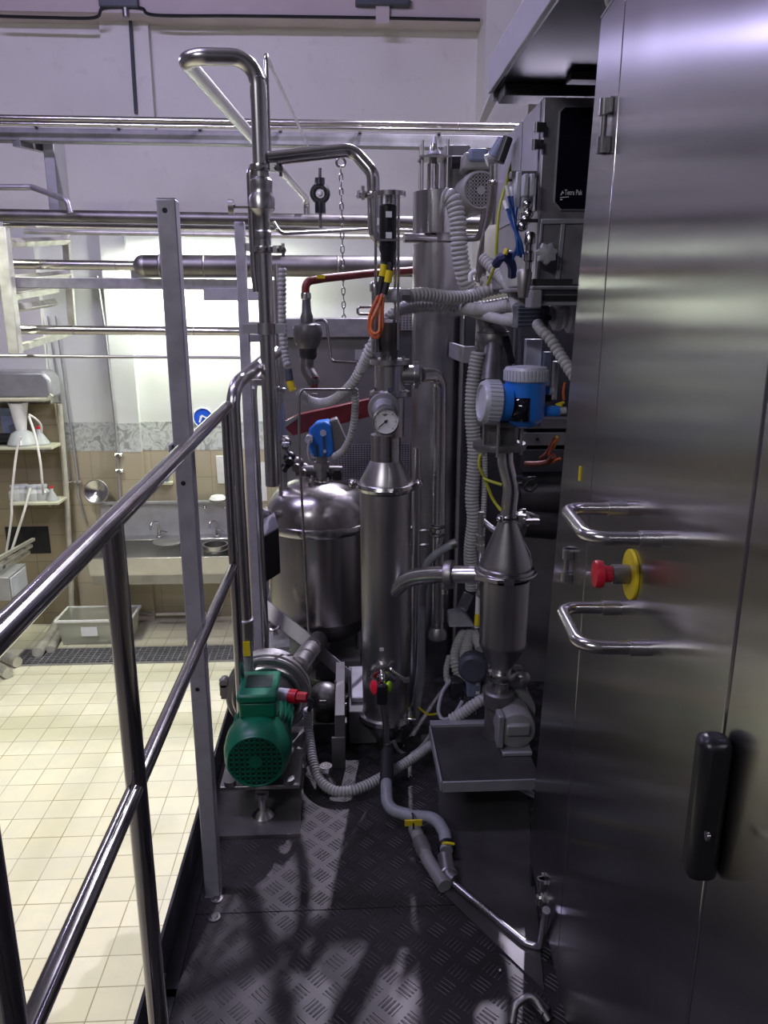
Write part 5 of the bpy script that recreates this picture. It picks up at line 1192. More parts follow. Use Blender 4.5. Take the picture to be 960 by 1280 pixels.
MB().box((hcx.x+.02, YO+.1, zat(650, 858, YO)-.02), (.09, .10, .05)).build('terminal_cap', M['pumpgrey'], gp, .008)
# ---------------------------------------------------------------- floor pipes in front
def ftube(name, lab, pts, rad, mat, bend=None, cat='pipe'):
    t = thing(name, lab, cat, pts[-1]); MB().tube(pts, rad, bend or rad*3, 16).build('run', M[mat], t); return t
q = W(485, 945, 2.2)
P = [W(484, 940, 2.22), W(484, 968, 2.17), V((W(482, 1004, 2.1).x, 2.06, ZP+.09)), V((W(484, 1015, 2.0).x+.0, 2.0, ZP+.05)), PZ(515, 1020, ZP+.05), PZ(545, 1022, ZP+.05), PZ(556, 1042, ZP+.04), PZ(558, 1064, ZP+.035)]
t = ftube('drain_hose', 'blue grey drain hose bending from the filter foot over the tread plate', P, S(7.5, W(500, 1018, 2.0)), 'hosedark', .05, 'hose')
MB().cyl(P[0], P[1].lerp(P[2], .75), S(8.3, q), n=18).build('black_sleeve', M['rubber'], t)
e = PZ(516, 1022, ZP+.065); MB().torus(e-V((0, 0, .012)), (1, 0, 0), .021, .003, 20, 6).build('cable_tie', M['black'], t)
MB().box(e+V((.0, -.018, -.004)), (.05, .006, .018)).build('yellow_tag', M['yellow'], t)
e = PZ(557, 1056, ZP+.03); MB().lathe([(.018, 0), (.026, .004), (.026, .018), (.018, .022)], e, (.1, -1, 0), 18).build('end_clip', M['black'], t)
MB().tube([e+V((-.01, -.02, .02)), e+V((.0, -.03, .03)), e+V((.02, -.03, .025))], .004, .01).build('yellow_tie', M['yellow'], t)
P = [PZ(518, 1035, ZP+.024), PZ(535, 1075, ZP+.02), PZ(556, 1108, ZP+.02)]
t = ftube('drain_pipe', 'worn grey drain pipe lying on the tread plate below the drain hose', P, .019, 'pumpgrey')
MB().lathe([(.019, -.03), (.023, -.025), (.023, .025), (.019, .03)], P[1].lerp(P[0], .4), P[1]-P[0], 18).build('coupling', M['panelgrey'], t)
P = [PZ(556, 1068, ZP+.05), PZ(560, 1095, ZP+.022), PZ(568, 1102, ZP+.02)]
t = ftube('drain_pipe', 'short pipe joint linking the drain hose with the thin floor tube', P, .021, 'valve', .03)
MB().torus(P[1], (.2, -1, .2), .022, .005, 20, 6).build('joint_ring', M['dull'], t)
hb = PC(684, 1110, .012)
P = [PZ(562, 1100, ZP+.018), PZ(600, 1132, ZP+.012), PZ(656, 1178, ZP+.012), PZ(676, 1184, ZP+.012), V((hb.x-.008, hb.y-.03, ZP+.20))]
ftube('floor_tube', 'thin bent steel tube crossing the tread plate and rising at the cabinet corner', P, .009, 'satin', .03)
a = PZ(553, 1085, ZP+.01); 
# odds and ends at the platform edge by the cabinet foot
t = thing('floor_clamp', 'crumpled small steel clamp lying on the tread plate near the cabinet foot', 'clamp', PZ(655, 1262, ZP))
e = PZ(655, 1262, ZP+.02)
MB().tube([e+V((-.03, -.02, -.012)), e+V((-.02, .0, .015)), e+V((.02, .02, .02)), e+V((.05, -.02, -.01))], .009, .02).build('bow', M['dull'], t)
MB().box(e+V((.035, .01, -.004)), (.03, .05, .02), Matrix.Rotation(.5, 3, 'Z')).build('jaw', M['darksteel'], t, .003)
e = PZ(625, 1215, ZP); solo(MB().ball(e+V((0, 0, .004)), .005), 'loose_ball', M['polish'], 'tiny bright steel ball lying on the tread plate', 'ball')
for x, y in ((271, 1124), (268, 1147)):
    e = PZ(x, y, ZP); solo(MB().lathe([(.016, .0), (.016, .003), (.010, .004), (.008, .006), (0, .006)], e, n=20), 'floor_bolt', M['darksteel'], 'countersunk bolt head %s the plate seam beside the tall square post' % ('just beyond' if y < 1140 else 'just before'), 'bolt')
# sheet covering the platform right of the pipes
q0, q1, q2, q3 = PZ(556, 1120, ZP), PZ(680, 1240, ZP), PZ(664, 1000, ZP), PZ(560, 1000, ZP)
solo(MB().prism([V((q0.x, q0.y, ZP+.001)), V((q1.x, q1.y, ZP+.001)), V((q2.x+.06, q2.y+.4, ZP+.001)), V((q3.x, q3.y+.4, ZP+.001))], (0, 0, .004)), 'cover_sheet', plain('smooth worn steel sheet', (.085, .082, .08), .42, .5, .25, 6), 'smooth dark cover sheet on the platform below the drip tray', 'sheet')
# skid channel blocks in the dark
for k_, (x0, x1, y0, y1, Y, lab) in enumerate(((527, 536, 948, 968, 2.45, 'narrow grey skid leg in the dark behind the floor hose, slimmer one'), (537, 550, 945, 970, 2.4, 'narrow grey skid leg in the dark next to the tray rim'))):
    a0, a1 = W(x0, y1, Y), W(x1, y0, Y); solo(MB().bb(a0.x, a1.x, Y, Y+.04, ZP+.001, a1.z), 'skid_leg', M['panelgrey'], lab, 'leg plate')

# ---------------------------------------------------------------- enclosure panels behind the machine
YB = 3.75
a0, a1 = W(345, 640, YB), W(520, 398, YB)
t = thing('machine_enclosure', 'grey sheet steel enclosure standing behind the tank with a perforated lower panel', 'enclosure', ((a0.x+a1.x)/2, YB, ZP))
MB().bb(a0.x+.06, a1.x+.5, YB, YB+.25, ZP+.001, a1.z).build('sheet', M['panelgrey'], t)
MB().bb(a0.x+.06, a1.x+.02, YB-.03, YB, zat(420, 405, YB)-.06, zat(420, 398, YB)).build('top_rail', M['frame'], t, .003)
s0, s1 = W(424, 640, YB-.01), W(512, 555, YB-.01)
MB().bb(s0.x, s1.x, YB-.004, YB-.001, s0.z, s1.z).build('mesh_backing', M['ink'], t)
m = MB(); nx = 26; nz_ = int((s1.z-s0.z)/((s1.x-s0.x)/nx)*1.25)
for k_ in range(nx+1): x = s0.x+(s1.x-s0.x)*k_/nx; m.bb(x-.0026, x+.0026, YB-.012, YB-.008, s0.z, s1.z)
for k_ in range(nz_+1): z = s0.z+(s1.z-s0.z)*k_/nz_; m.bb(s0.x, s1.x, YB-.011, YB-.007, z-.0026, z+.0026)
m.build('perforated_panel', M['frame'], t)
a2 = W(452, 408, YB-.02); MB().bb(W(430, 400, YB).x+.05, W(452, 400, YB).x+.05, YB-.02, YB-.001, zat(430, 450, YB), zat(430, 437, YB)).build('cover_plate', M['bracket'], t)
# second perforated guard right of the red pipe
s0, s1 = W(498, 412, 3.5), W(514, 392, 3.5)
t = thing('mesh_guard', 'small perforated steel guard beside the dark column under the ribbed hoses', 'guard', s0)
m = MB()
for k_ in range(9): x = s0.x-.04+(s1.x-s0.x+.06)*k_/8; m.bb(x-.004, x+.004, 3.5, 3.505, s0.z, s1.z)
for k_ in range(7): z = s0.z+(s1.z-s0.z)*k_/6; m.bb(s0.x-.04, s1.x+.02, 3.505, 3.51, z-.004, z+.004)
m.build('mesh', M['frame'], t)
MB().bb(s0.x-.045, s1.x+.025, 3.515, 3.53, s0.z-.3, s1.z).build('backing', M['void'], t)
# dark bays right of the long hose
a0, a1 = W(560, 900, 2.95), W(720, 400, 2.95)
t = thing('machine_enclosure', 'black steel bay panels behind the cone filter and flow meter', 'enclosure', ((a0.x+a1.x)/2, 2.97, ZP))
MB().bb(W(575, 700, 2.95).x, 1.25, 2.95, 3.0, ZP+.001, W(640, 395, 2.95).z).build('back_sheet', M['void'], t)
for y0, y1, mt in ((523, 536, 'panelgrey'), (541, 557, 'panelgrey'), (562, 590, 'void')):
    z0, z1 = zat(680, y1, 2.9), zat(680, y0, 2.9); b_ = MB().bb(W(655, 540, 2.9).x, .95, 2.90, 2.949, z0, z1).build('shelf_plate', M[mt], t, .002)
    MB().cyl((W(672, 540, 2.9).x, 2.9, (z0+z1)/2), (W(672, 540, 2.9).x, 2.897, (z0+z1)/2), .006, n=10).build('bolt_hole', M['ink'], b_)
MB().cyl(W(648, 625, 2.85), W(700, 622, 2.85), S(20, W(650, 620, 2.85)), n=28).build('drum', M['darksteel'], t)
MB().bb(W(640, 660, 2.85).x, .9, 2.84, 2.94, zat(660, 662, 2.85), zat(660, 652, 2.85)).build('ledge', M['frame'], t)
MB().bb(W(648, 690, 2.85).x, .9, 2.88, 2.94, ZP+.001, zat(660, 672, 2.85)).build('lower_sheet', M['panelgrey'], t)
# uprights beside the ball valve
for k_, (x0, x1, y0, y1, Y, mt, lab) in enumerate(((644, 653, 395, 560, 2.6, 'slate', 'slate upright channel behind the pale screw cover'), (656, 678, 424, 470, 2.55, 'lid', 'pale blue grey upright plate rising behind the flow meter cover'), (678, 690, 440, 500, 2.5, 'bluegrey', 'blue grey upright plate behind the black connector plug'), (691, 699, 452, 500, 2.4, 'bracket', 'slim pale upright strip beside the big cabinet edge'), (640, 645, 400, 520, 2.55, 'dull', 'thin steel upright edge by the ball valve handle'))):
    a0, a1 = W(x0, y1, Y), W(x1, y0, Y); solo(MB().bb(a0.x, a1.x, Y, Y+.03, a0.z, a1.z), 'upright_channel', M[mt], lab, 'channel', bevel=.002)
# orange brown cable tails
for k_, (pts, rr, mt, lab) in enumerate((([(657, 580, 2.5), (670, 580, 2.45), (684, 578, 2.4), (692, 570, 2.3)], 3.4, 'brown', 'brown cable tail level with the pipe flange, lower one'), ([(676, 573, 2.5), (684, 567, 2.45), (690, 556, 2.35), (694, 549, 2.3)], 3, 'brown', 'brown cable tail curling up beside the cabinet edge'), ([(686, 568, 2.4), (691, 556, 2.3), (697, 550, 2.25)], 1.6, 'orange', 'thin orange wire at the cabinet edge below the flow meter'), ([(688, 579, 2.4), (694, 576, 2.3), (700, 573, 2.25)], 1.6, 'orange', 'thin orange wire below the yellow wire at the cabinet edge'), ([(692, 560, 2.38), (695, 552, 2.3), (696, 546, 2.25)], 1.6, 'yellow', 'thin yellow wire tip at the cabinet edge below the flow meter'), ([(705, 500, 2.2), (704, 490, 2.2), (706, 478, 2.2)], 1.6, 'orange', 'thin orange wire standing up beside the flow meter gland'))):
    cable([W(*p) for p in pts], S(rr, W(*pts[0])), 'wire_tail', mt, lab)
cable([W(702, 507, 2.18), W(695, 506, 2.2), W(705, 503, 2.18)], .004, 'yellow_cable', 'yellow', 'short yellow wire bend over the flow meter gland')
# earth wires
cable([W(642, 194, 2.35), W(634, 225, 2.33), (W(624, 262, 2.32)), W(621, 300, 2.32), W(619, 330, 2.34), W(609, 356, 2.4)], S(2, W(625, 260, 2.3)), 'earth_wire', 'limecable', 'long green yellow earth wire trailing down before the curved duct')
cable([W(605, 562, 2.2), W(600, 570, 2.2), W(599, 583, 2.2), W(605, 596, 2.2), W(615, 622, 2.2), W(626, 638, 2.18)], .0045, 'earth_wire', 'limecable', 'green yellow earth wire hanging from the flow meter flange')
cable([W(604, 598, 2.19), W(614, 602, 2.18), W(627, 606, 2.17)], .0045, 'earth_wire', 'limecable', 'short green yellow earth wire branching to the curved pipe')
cable([W(600, 690, 2.3), W(599, 720, 2.3), W(597, 760, 2.3), W(596, 785, 2.28)], S(3, W(599, 720, 2.3)), 'white_tube', 'label', 'white tube with yellow end hanging left of the cone filter', 'tube')
a0 = W(597, 775, 2.275); solo(MB().cyl(W(597, 768, 2.285), W(596, 782, 2.275), S(3.6, a0), n=12), 'yellow_ferrule', M['yellow'], 'yellow ferrule on the white tube beside the cone filter', 'ferrule')
# tubing down beside the cone filter
t, P = pipe_thing('air_line', 'narrow steel air line with joints beside the cone filter cone', [(602, 640, 2.28), (601, 680, 2.28), (600, 705, 2.28), (599, 745, 2.28)], S(3.5, W(600, 700, 2.28)), 'satin')
for y_ in (672, 684, 740): e = W(600.5, y_, 2.28); MB().hex(e-V((0, 0, .008)), e+V((0, 0, .008)), .014).build('joint', M['polish'], t)
t, P = pipe_thing('air_line', 'slanting dull tube meeting the cone filter neck', [(602, 650, 2.3), (614, 660, 2.27), (626, 668, 2.24)], S(4, W(600, 650, 2.28)), 'dull')
# ---------------------------------------------------------------- gear motor at the column head
YG = 2.85
g = W(601, 238, YG); rg = S(25, g)
t = thing('gear_motor', 'grey gear motor with square holed fan grille at the column head', 'motor', (g.x, YG, g.z-rg))
MB().lathe([(rg*.85, 0), (rg*.98, .01), (rg, .03), (rg, .16), (rg*.9, .17), (rg*.9, .30)], g, (-.05, 1, 0), 44).build('cowl', M['motorgrey'], t)
MB().cyl(g+V((0, -.0015, 0)), g+V((0, .004, 0)), rg*.84, n=32).build('grille_recess', M['ink'], t)
m = MB(); st = rg*.17
for k_ in range(-5, 6):
    h = math.sqrt(max(0, (rg*.84)**2-(k_*st)**2)); wd = rg*.035
    m.bb(g.x+k_*st-wd, g.x+k_*st+wd, YG-.005, YG-.002, g.z-h, g.z+h); m.bb(g.x-h, g.x+h, YG-.005, YG-.002, g.z+k_*st-wd, g.z+k_*st+wd)
m.cyl(g+V((0, -.006, 0)), g+V((0, -.002, 0)), rg*.22, n=20).torus(g+V((0, -.003, 0)), (0, 1, 0), rg*.84, .004, 32, 6)
m.build('grille', M['motorgrey'], t)
MB().box(W(596, 205, YG+.06), (S(40, g), .12, S(20, g))).build('terminal_base', M['motorgrey'], t, .01)
MB().box(W(596, 196, YG+.03), (S(24, g), .08, S(16, g))).build('terminal_cover', M['bluegrey'], t, .01)
MB().box(W(568, 215, YG+.25), (S(34, g), .14, S(58, g))).build('gear_case', M['panelgrey'], t, .006)
e = W(578, 203, YG+.1); MB().cyl(e-V((.04, 0, 0)), e+V((.01, 0, 0)), .022).build('cable_plug', M['black'], t)
MB().tube([W(560, 300, YG+.2), W(600, 297, YG+.12), W(606, 262, YG+.06)], .012, .03).build('mount_arm', M['dull'], t)
# black capped drive beside
t = thing('valve_actuator', 'pale blue actuator with thick black cap leaning between gear motor and violet panel', 'actuator', W(622, 205, 2.3))
MB().cyl(W(617, 198, 2.32), W(630, 176, 2.32), S(9, W(630, 190, 2.32))).build('body', M['bluegrey'], t)
MB().cyl(W(624, 203, 2.29), W(635, 172, 2.29), S(6.5, W(630, 190, 2.3))).build('black_cap', M['black'], t)
MB().cyl(W(608, 201, 2.32), W(618, 197, 2.32), S(7, W(615, 199, 2.32))).build('neck', M['aluminium'], t)
# curved bright duct
t, P = pipe_thing('curved_duct', 'dark polished duct with a bright collar curving down beside the gear motor', [(620, 200, 2.55), (619, 240, 2.55), (612, 280, 2.58), (603, 320, 2.6), (600, 352, 2.62)], S(7, W(615, 260, 2.55)), 'tanksteel', .2)
e = W(619, 229, 2.55); MB().torus(e, (0, .05, 1), S(7.5, e), .007, 24, 8).box(e+V((.03, -.02, 0)), (.05, .012, .012)).build('collar', M['polish'], t)
# pneumatic manifold
t = thing('pneumatic_manifold', 'grey block of finger shaped air valves above the blue air hoses', 'manifold', W(655, 270, 2.015))
for k_, (x0, x1, y0, y1) in enumerate(((642, 650, 215, 262), (651, 657, 218, 268), (658, 664, 218, 265))):
    MB().bar(W(x0+6, y0, 2.015), W(x0+2, y1, 2.015), S(8, W(x0, y0, 2.015)), .03, (0, -1, 0)).build('air_valve', M['lid'], t, .004)
for k_, x in enumerate((655.5, 663.5)):
    MB().bar(W(x+1, 218, 1.965), W(x, 246, 1.965), S(6.5, W(x, 230, 1.965)), .03, (0, -1, 0)).build('valve_block', M['lid'], t, .003)
MB().bb(W(644, 215, 1.965).x, W(676, 215, 1.965).x, 2.005, 2.035, zat(660, 218, 1.965), zat(660, 210, 1.965)).build('rail', M['dull'], t)
for k_, (x, y) in enumerate(((659, 256), (660, 268), (657, 275), (653, 283))):
    e = W(x, y, 1.965); MB().ball(e, .013).cyl(e, e+V((0, 0, .03)), .006).build('fitting', M['polish'], t)
for k_, (pts, lab) in enumerate((([(636, 245, 1.965), (641, 270, 1.965), (646, 300, 1.945), (648, 320, 1.945)], 'blue air hose with white tip, innermost beside the earth wire'), ([(640, 246, 1.985), (643, 275, 1.965), (650, 305, 1.965), (651, 322, 1.965)], 'blue air hose passing behind the white tipped one'), ([(646, 258, 2.005), (644, 280, 1.975), (647, 305, 1.955), (640, 325, 1.985)], 'blue air hose crossing the bundle towards the navy loop'), ([(634, 262, 1.985), (642, 285, 1.955), (650, 300, 1.935), (654, 318, 1.935)], 'blue air hose with pale ferrule at the front of the bundle'))):
    P = [W(*p) for p in pts]; t = thing('air_hose', lab, 'hose', P[-1], 'blue air hoses'); MB().sweep(spline(P), S(1.965, P[0]), 8).build('tube', M['bluecable'], t)
    MB().cyl(P[0], P[0]+(P[0]-P[1]).normalized()*.025, S(2.6, P[0]), n=10).build('tip', M['label'], t)
cable([W(620, 330, 2.015), W(626, 322, 1.985), W(634, 322, 1.985), W(640, 332, 2.005), W(640, 345, 2.025)], S(6, W(630, 325, 1.965)), 'navy_hose', 'navy', 'thick navy hose loop below the blue air hoses', 'hose')
cable([W(645, 318, 1.975), W(636, 316, 1.985), W(629, 322, 2.005)], S(3, W(630, 325, 1.965)), 'navy_hose', 'navy', 'thinner navy hose curling into the loop below the air hoses', 'hose')
cable([W(634, 311, 1.965), W(631, 318, 1.965)], .006, 'yellow_cable', 'yellow', 'tiny yellow tie among the navy hoses')
# clear cup and steel stems
q = W(614, 320, 2.5); solo(MB().lathe([(.035, 0), (.042, .02), (.042, .11), (.03, .13), (.0, .13)], W(621, 336, 2.55), n=24), 'oil_cup', M['cream'], 'cloudy cream oil cup behind the green yellow earth wire', 'cup')
t = thing('regulator_stem', 'stacked polished regulator stem between air hoses and the control cabinet', 'regulator', W(661, 330, 1.955))
a_ = axis_at(662, 300, 1.955)
MB().lathe(profile(662, 1.955, [(290, 5), (293, 7), (304, 7), (306, 5), (314, 5), (316, 6.5), (326, 6.5), (328, 4), (340, 4)]), a_, n=24).build('stem', M['polish'], t)
MB().lathe(profile(659, 1.905, [(336, 8), (340, 10), (360, 8), (372, 6)]), axis_at(655, 345, 1.925), n=24).build('cup', M['dull'], t)
MB().bar(W(650, 276, 1.915), W(672, 276, 1.915), .008, .008).build('cross_pin', M['polish'], t)
# brass fittings below
t = thing('brass_fitting', 'small brassy valve fitting under the crossing ribbed hoses', 'fitting', W(608, 365, 2.6))
MB().hex(W(608, 366, 2.6), W(608, 345, 2.6), .018).cyl(W(600, 352, 2.6), W(616, 352, 2.6), .012).build('body', M['framewarm'], t)
MB().tube([W(588, 352, 2.6), W(588, 342, 2.6), W(595, 339, 2.6)], .008, .012).build('white_hook', M['label'], t)
# dark gear motor with shaft
gx = W(665, 396, 2.1)
t = thing('shaft_motor', 'slate finned motor lying sideways with pale shaft couplings under the ledge', 'motor', gx-V((0, 0, .04)))
m = MB().box(W(663, 396, 2.1), (S(38, gx), .07, S(28, gx)))
for k_ in range(5): m.box(W(660, 386+k_*5, 2.1)+V((0, -.036, 0)), (S(34, gx), .006, S(2, gx)))
m.build('finned_case', M['slate'], t, .003)
MB().box(W(678, 396, 2.1)+V((0, -.03, 0)), (S(8, gx), .02, S(22, gx))).build('end_plate', M['slate'], t, .003)
h0, h1 = W(683, 394, 2.1), W(722, 393, 2.1); d_ = (h1-h0).normalized()
MB().lathe([(.02, 0), (.024, .012), (.04, .02), (.042, .035), (.036, .045), (.036, .052), (.048, .058), (.048, .075), (.038, .08), (.038, .085), (.05, .088), (.05, .12)], h0, d_, 36).build('coupling', M['aluminium'], t)
MB().box(W(684, 397, 2.05), (.02, .01, .012)).build('slot', M['ink'], t)

# ---------------------------------------------------------------- small control cabinet with dark window
Yc = 2.0
cl_, cr_ = W(676, 200, Yc).x, 1.15
cz0, cz1 = zat(668, 356, Yc), W(682, 121, Yc).z
cc = thing('control_cabinet', 'grey steel control cabinet with a dark rounded window beyond the big cabinet', 'cabinet', ((cl_+cr_)/2, Yc+.3, cz0))
MB().bb(cl_, cr_, Yc, Yc+.62, cz0, cz1).build('case', M['frame'], cc, .004)
vp = MB().bb(cl_-.004, cl_-.0005, Yc+.02, Yc+.20, zat(682, 262, Yc), cz1-.006).bb(cl_-.004, cl_-.0005, Yc+.215, Yc+.60, zat(682, 262, Yc), cz1-.006).build('side_panel', M['bracket'], cc, .001)
for y_, z_ in ((2.24, .14), (2.24, .10), (2.26, .05)):
    MB().cyl((cl_-.004, Yc+y_-2+.06, cz1-z_-.08), (cl_-.012, Yc+y_-2+.06, cz1-z_-.08), .010, n=14).build('knob', M['black'], cc)
# window recess
gl = [(699, 139), (705, 133), (770, 133), (770, 263), (700, 263), (692, 253)]
gp_ = [W(x, y, Yc-.001) for x, y in gl]
MB().prism(gp_, (0, -.004, 0)).build('window_frame', M['bracket'], cc)
inn = [(700.5, 140), (706, 134.5), (770, 134.5), (770, 261), (701, 261), (693.5, 252)]
wd_ = MB().prism([W(x, y, Yc-.0052) for x, y in inn], (0, -.003, 0)).build('window', M['darkglass'], cc)
# printed mark on the glass
tx = bpy.data.curves.new('printed_name', 'FONT'); tx.body = 'Tetra Pak'; tx.size = S(8.6, W(715, 241, Yc)); tx.extrude = .0002
to = bpy.data.objects.new('tmp_text', tx); col.objects.link(to)
dgp = bpy.context.evaluated_depsgraph_get(); me = bpy.data.meshes.new_from_object(to.evaluated_get(dgp)); bpy.data.objects.remove(to)
me.materials.clear(); me.materials.append(M['label'])
q = W(705.5, 243.5, Yc-.0085); me.transform(Matrix.Translation(q-V(cc.location)) @ Matrix.Rotation(PI/2, 4, 'X') @ Matrix.Scale(.66, 4, (1, 0, 0)))
lt = bpy.data.objects.new('printed_name', me); col.objects.link(lt); lt.parent = wd_
m = MB()
for (x, y) in (((700.5, 243.5), (703.5, 238)),): pass
tri = [W(x, y, Yc-.0083) for x, y in ((700.3, 244), (703.2, 238.5), (705.0, 241.5), (703.6, 242.0), (702.9, 240.8), (701.6, 244))]
m.prism(tri, (0, -.0006, 0)); m.bar(W(700, 247, Yc-.0083), W(711, 246, Yc-.0083), .0006, .0016).bar(W(700, 249.5, Yc-.0083), W(703, 249.5, Yc-.0083), .0006, .0022)
m.build('printed_mark', M['label'], wd_)
# lower door with mouldings and star knob
z_ = zat(690, 277, Yc)
MB().bar(W(676, 277, Yc-.002), W(760, 276, Yc-.002), .006, .012).build('cross_moulding', M['bracket'], cc, .002)
MB().bar(W(704, 280, Yc-.002), W(697, 352, Yc-.002), .010, .005, (0, -1, 0)).build('upright_moulding', M['bracket'], cc, .001)
MB().bar(W(677, 280, Yc-.002), W(671, 352, Yc-.002), .006, .008, (0, -1, 0)).build('edge_moulding', M['bracket'], cc, .001)
kc = W(683.5, 317, Yc-.03); rk = S(14, kc); m = MB()
pts = []
for k_ in range(28):
    an = 2*PI*k_/28; rr = rk*(.88+.12*math.cos(an*7)); pts.append((rr*math.cos(an+.25), rr*math.sin(an+.25)))
m.rings([[kc+V((x*s_, d_, z*s_)) for x, z in pts] for s_, d_ in ((.55, .03), (.6, .012), (1.0, .008), (1.02, -.004), (.9, -.010), (.3, -.013))])
m.build('star_knob', M['aluminium'], cc)
# hinge on the case side
for z0, z1 in ((153, 166), (174, 188)):
    e = W(671 if z0 < 160 else 668, (z0+z1)/2, Yc-.01); MB().cyl(e-V((0, 0, S(6, e))), e+V((0, 0, S(6, e))), S(3.5, e), n=14).box(e+V((.012, .0, 0)), (.018, .012, S(11, e))).build('hinge', M['polish'], cc)
# ledge under
a0, a1 = W(664, 385, 1.93), W(735, 355, 1.93)
t = thing('cabinet_ledge', 'pale steel ledge with a slot under the control cabinet', 'ledge', ((a0.x+a1.x)/2, 1.95, a0.z))
MB().bb(a0.x, 1.0, 1.93, 2.35, zat(690, 362, 1.93), a1.z-.004).build('top', M['frame'], t, .003)
MB().bb(a0.x, W(677, 380, 1.93).x, 1.93, 2.0, a0.z, zat(690, 362, 1.93)).bb(W(677, 380, 1.93).x, .95, 1.95, 1.96, zat(690, 382, 1.95), zat(690, 362, 1.93)).build('bracket', M['bracket'], t, .003)
MB().bb(W(680, 370, 1.94).x, .9, 1.945, 1.9495, zat(690, 376, 1.95), zat(690, 369, 1.95)).build('slot', M['ink'], t, .001)
MB().bb(W(668, 352, 1.92).x, W(718, 352, 1.92).x, 1.935, 1.99, a1.z-.003, a1.z+.012).build('seal_strip', M['rubber'], t)

# ---------------------------------------------------------------- canopy
yc1 = 2.28; cA = W(612, 117, yc1)
cz = cA.z; cx = cA.x
cn = thing('canopy', 'wide dark steel canopy with a pale edge hanging over both cabinets', 'canopy', (cx+.5, 1.2, cz))
MB().bb(cx+.012, 1.7, -.9, yc1, cz, cz+.01).build('soffit', plain('dark canopy sheet', (.035, .035, .045), .3, .6, .2, 4), cn)
MB().bb(cx-.004, cx+.008, -.9, yc1, cz-.001, cz+.085).bb(cx+.008, 1.7, yc1-.012, yc1, cz-.02, cz+.085).build('fascia', M['bracket'], cn, .002)
MB().bb(cx+.02, 1.6, yc1-.11, yc1-.02, cz-.03, cz-.001).bb(cx+.16, 1.6, yc1-.22, yc1-.17, cz-.02, cz-.001).build('rib', M['void'], cn, .003)
MB().bb(cx+.32, cx+.36, 2.02, 2.24, cz-.06, cz-.001).build('cable_clip', M['black'], cn, .003)
for x_ in (.95, 1.55): MB().bb(x_-.02, x_+.02, 2.2, 2.24, cz1+.001, cz).build('strut', M['frame'], cn)
MB().bar((cx+.02, yc1-.02, cz+.02), W(603, 150, 4.0), .03, .02).build('stay', M['dull'], cn)

# ---------------------------------------------------------------- the big cabinet
CZ0, CZ1 = ZP+.06, 3.3+.50
bc_ = thing('process_cabinet', 'tall ground stainless cabinet with two pull handles and a red stop button', 'cabinet', (.9, .7, ZP))
def cface(y, off=0.0, z=0.0):                    # a point of the cabinet front by its world Y
    s_ = (y-CABP.y)/CABT.y; q = CABP+CABT*s_+CABN*off; return V((q.x, q.y, z))
def cbox(y0, y1, o0, o1, z0, z1):                # box lying along the front: o = distance out from the face
    m = MB(); a = [cface(y0, o0), cface(y1, o0), cface(y1, o1), cface(y0, o1)]
    return m.prism([V((q.x, q.y, z0)) for q in a], (0, 0, z1-z0))
YS = .708                                         # seam between the two doors
yh = PC(742, 560).y                               # hinge line
cbox(-.45, yh, -.60, -.02, CZ0, CZ1-.01).build('carcass', M['frame'], bc_)
cbox(YS+.002, yh-.003, -.02, 0, CZ0+.02, CZ1-.01).build('door', M['door'], bc_, .003)
cbox(-.40, YS-.002, -.02, 0, CZ0+.02, CZ1-.01).build('door', M['door'], bc_, .003)
YB0, YB1 = 1.745, 1.515                             # the corner splays out towards its foot
def corner(y0a, y0b, y1a, y1b, o0, o1, z0, z1):
    lo = [cface(y0a, o0, z0), cface(y0b, o0, z0), cface(y0b, o1, z0), cface(y0a, o1, z0)]
    hi = [cface(y1a, o0, z1), cface(y1b, o0, z1), cface(y1b, o1, z1), cface(y1a, o1, z1)]
    return MB().rings([lo, hi])
corner(yh, YB0, yh, YB1, 0, -.60, CZ0+.02, CZ1-.004).build('corner_post', M['door'], bc_, .002)
corner(YB0-.03, YB0, YB0-.03, YB0, -.004, -.05, ZP, CZ0+.02).build('corner_foot', M['rubber'], bc_)
cbox(-.45, 1.52, -.60, .0, CZ1-.003, CZ1).build('top_cap', M['bracket'], bc_)
cbox(-.42, 1.50, -.55, -.03, ZP, CZ0).build('plinth', M['rubber'], bc_)
def hinge(px, py0, py1):
    z0, z1 = PC(px, py1).z, PC(px, py0).z; y = PC(px, (py0+py1)/2).y
    h = MB(); q = cface(y, .010); h.cyl((q.x, q.y, z0), (q.x, q.y, z1), .0055, n=18)
    for a_, b_ in ((0, .30), (.70, 1.0)): h.cyl((q.x, q.y, z0+(z1-z0)*a_), (q.x, q.y, z0+(z1-z0)*b_), .010, n=18)
    for a_, b_ in ((0, .28), (.72, 1.0)):
        q0 = [cface(y-.02, .001), cface(y+.02, .001), cface(y+.02, .007), cface(y-.02, .007)]
        h.prism([V((p.x, p.y, z0+(z1-z0)*a_)) for p in q0], (0, 0, (z1-z0)*(b_-a_)))
    h.build('hinge', M['polish'], bc_)
hinge(762, 126, 190); hinge(714, 684, 728); hinge(681, 1094, 1134)
def pull(mt0, mt1, n0, n1):                       # mount points on the face and the bar ends standing off
    off = .095
    A, B = PC(*mt0, 0), PC(*mt1, 0)
    MB().tube([A, A+CABN*off, B+CABN*off, B], .0095, .03, 18).build('pull_handle', M['polish'], bc_)
    for q in (A, B): MB().lathe([(.0115, -.0), (.0115, .028)], q, CABN, 18).build('ferrule', M['satin'], bc_)
pull((783, 636), (825, 674), None, None); pull((775, 760), (812, 810), None, None)
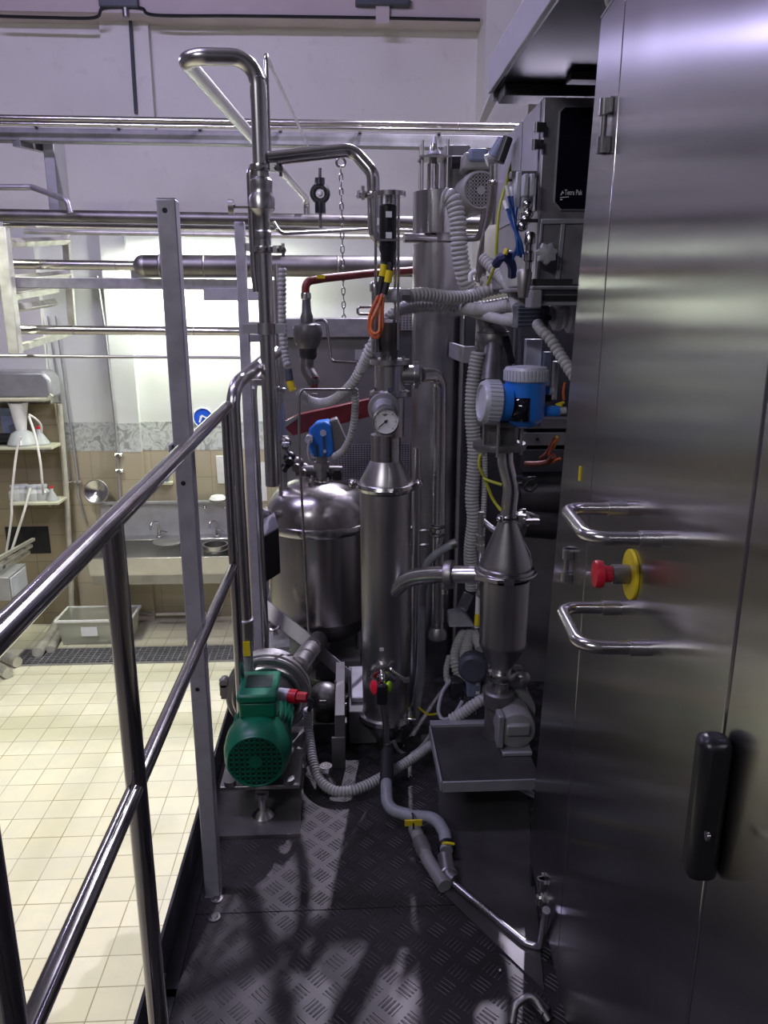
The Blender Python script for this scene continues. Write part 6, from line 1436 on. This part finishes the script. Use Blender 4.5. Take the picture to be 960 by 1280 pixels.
# emergency stop
ec = PC(790, 718)
MB().lathe([(.037, .0), (.038, .001), (.038, .004), (.037, .005), (0, .005)], ec, CABN, 44).build('yellow_disc', M['yellow'], bc_)
sb = MB().lathe([(.015, .005), (.015, .030), (.012, .031)], ec, CABN, 28).build('stop_collar', M['dull'], bc_)
MB().lathe([(.012, .030), (.013, .042), (.020, .044), (.0215, .050), (.020, .056), (.0, .060)], ec, CABN, 36).build('stop_button', M['red'], bc_)
# black lever latch on the second door
z0, z1 = PC(893, 1094).z, PC(905, 906).z
lt_ = cbox(.672, .704, .001, .034, z0, z1).build('latch_lever', M['black'], bc_, .010)
cbox(.700, .707, .001, .02, z0+.02, z1-.04).build('latch_plate', M['black'], lt_, .003)
e = PC(886, 1045, .03); MB().cyl(e, e+CABN*.003, .005, n=12).build('key_pin', M['polish'], lt_)
# yellow mark, eye bolt, rubber edge
e = PC(725, 592, .001); MB().box(e, (.004, .006, .028)).build('yellow_mark', M['yellow'], bc_)
e = PC(768, 4, -.012); MB().ball(V((e.x, e.y, CZ1+.012)), .017).cyl((e.x, e.y, CZ1-.003), (e.x, e.y, CZ1+.012), .010).build('eye_bolt', M['dull'], bc_)
corner(YB0+.001, YB0+.018, YB1+.001, YB1+.018, -.004, -.5, CZ0+.03, CZ1-.05).build('door_seal', M['rubber'], bc_)

# ---------------------------------------------------------------- light
def area(name, loc, to, sx, sy, power, c, spread=PI):
    l = bpy.data.lights.new(name, 'AREA'); l.shape = 'RECTANGLE'; l.size = sx; l.size_y = sy; l.energy = power; l.color = c; l.spread = spread
    o = bpy.data.objects.new(name, l); col.objects.link(o); o.location = loc
    o.rotation_euler = (V(to)-V(loc)).to_track_quat('-Z', 'Y').to_euler(); return o
def fixture(loc, sx, sy, lab):
    solo(MB().bb(loc[0]-sx/2-.04, loc[0]+sx/2+.04, loc[1]-sy/2-.04, loc[1]+sy/2+.04, loc[2]+.01, loc[2]+.09), 'hall_luminaire', M['white'], lab, 'lamp', bevel=.01)
WARM = (.97, 1.0, .80); COOL = (.84, .78, 1.0)
area('floor_fill', (-2.75, 5.3, 4.3), (-2.55, 5.4, 0), 1.6, .25, 58, WARM, math.radians(110))  # unseen lamp added to brighten the tiled floor
area('floor_fill', (-2.3, 2.6, 4.0), (-2.0, 3.0, 0), 1.4, .25, 9, (1.0, .90, .48), math.radians(80))  # second added lamp, unseen, yellows the nearer tiles
area('violet_lamp', (1.55, 5.5, 5.95), (0, 2, 2), .06, .06, 210, COOL)
area('violet_lamp', (.45, 5.6, 5.95), (0, 2, 2), .06, .06, 130, COOL)
area('violet_lamp', (-2.2, 2.0, 6.6), (-1.2, 7, 4), 2.6, .2, 150, (.66, .58, 1.0))
area('violet_lamp', (-3.5, 6.1, 5.42), (.4, 1.0, 3.6), 1.6, .025, 4.5, (.62, .56, 1.0), math.radians(60))
area('violet_lamp', (-2.4, -1.8, 5.8), (.1, 2.4, 2.8), 1.6, .25, 62, (.92, .90, 1.0))
wd = bpy.data.worlds.new('hall air'); sc.world = wd; wd.use_nodes = True
wd.node_tree.nodes['Background'].inputs[0].default_value = (.42, .40, .48, 1); wd.node_tree.nodes['Background'].inputs[1].default_value = .03
sc.view_settings.view_transform = 'Standard'; sc.view_settings.look = 'None'; sc.view_settings.exposure = 0.0; sc.view_settings.gamma = 1.0
sc.view_settings.use_curve_mapping = False
bpy.context.view_layer.update()
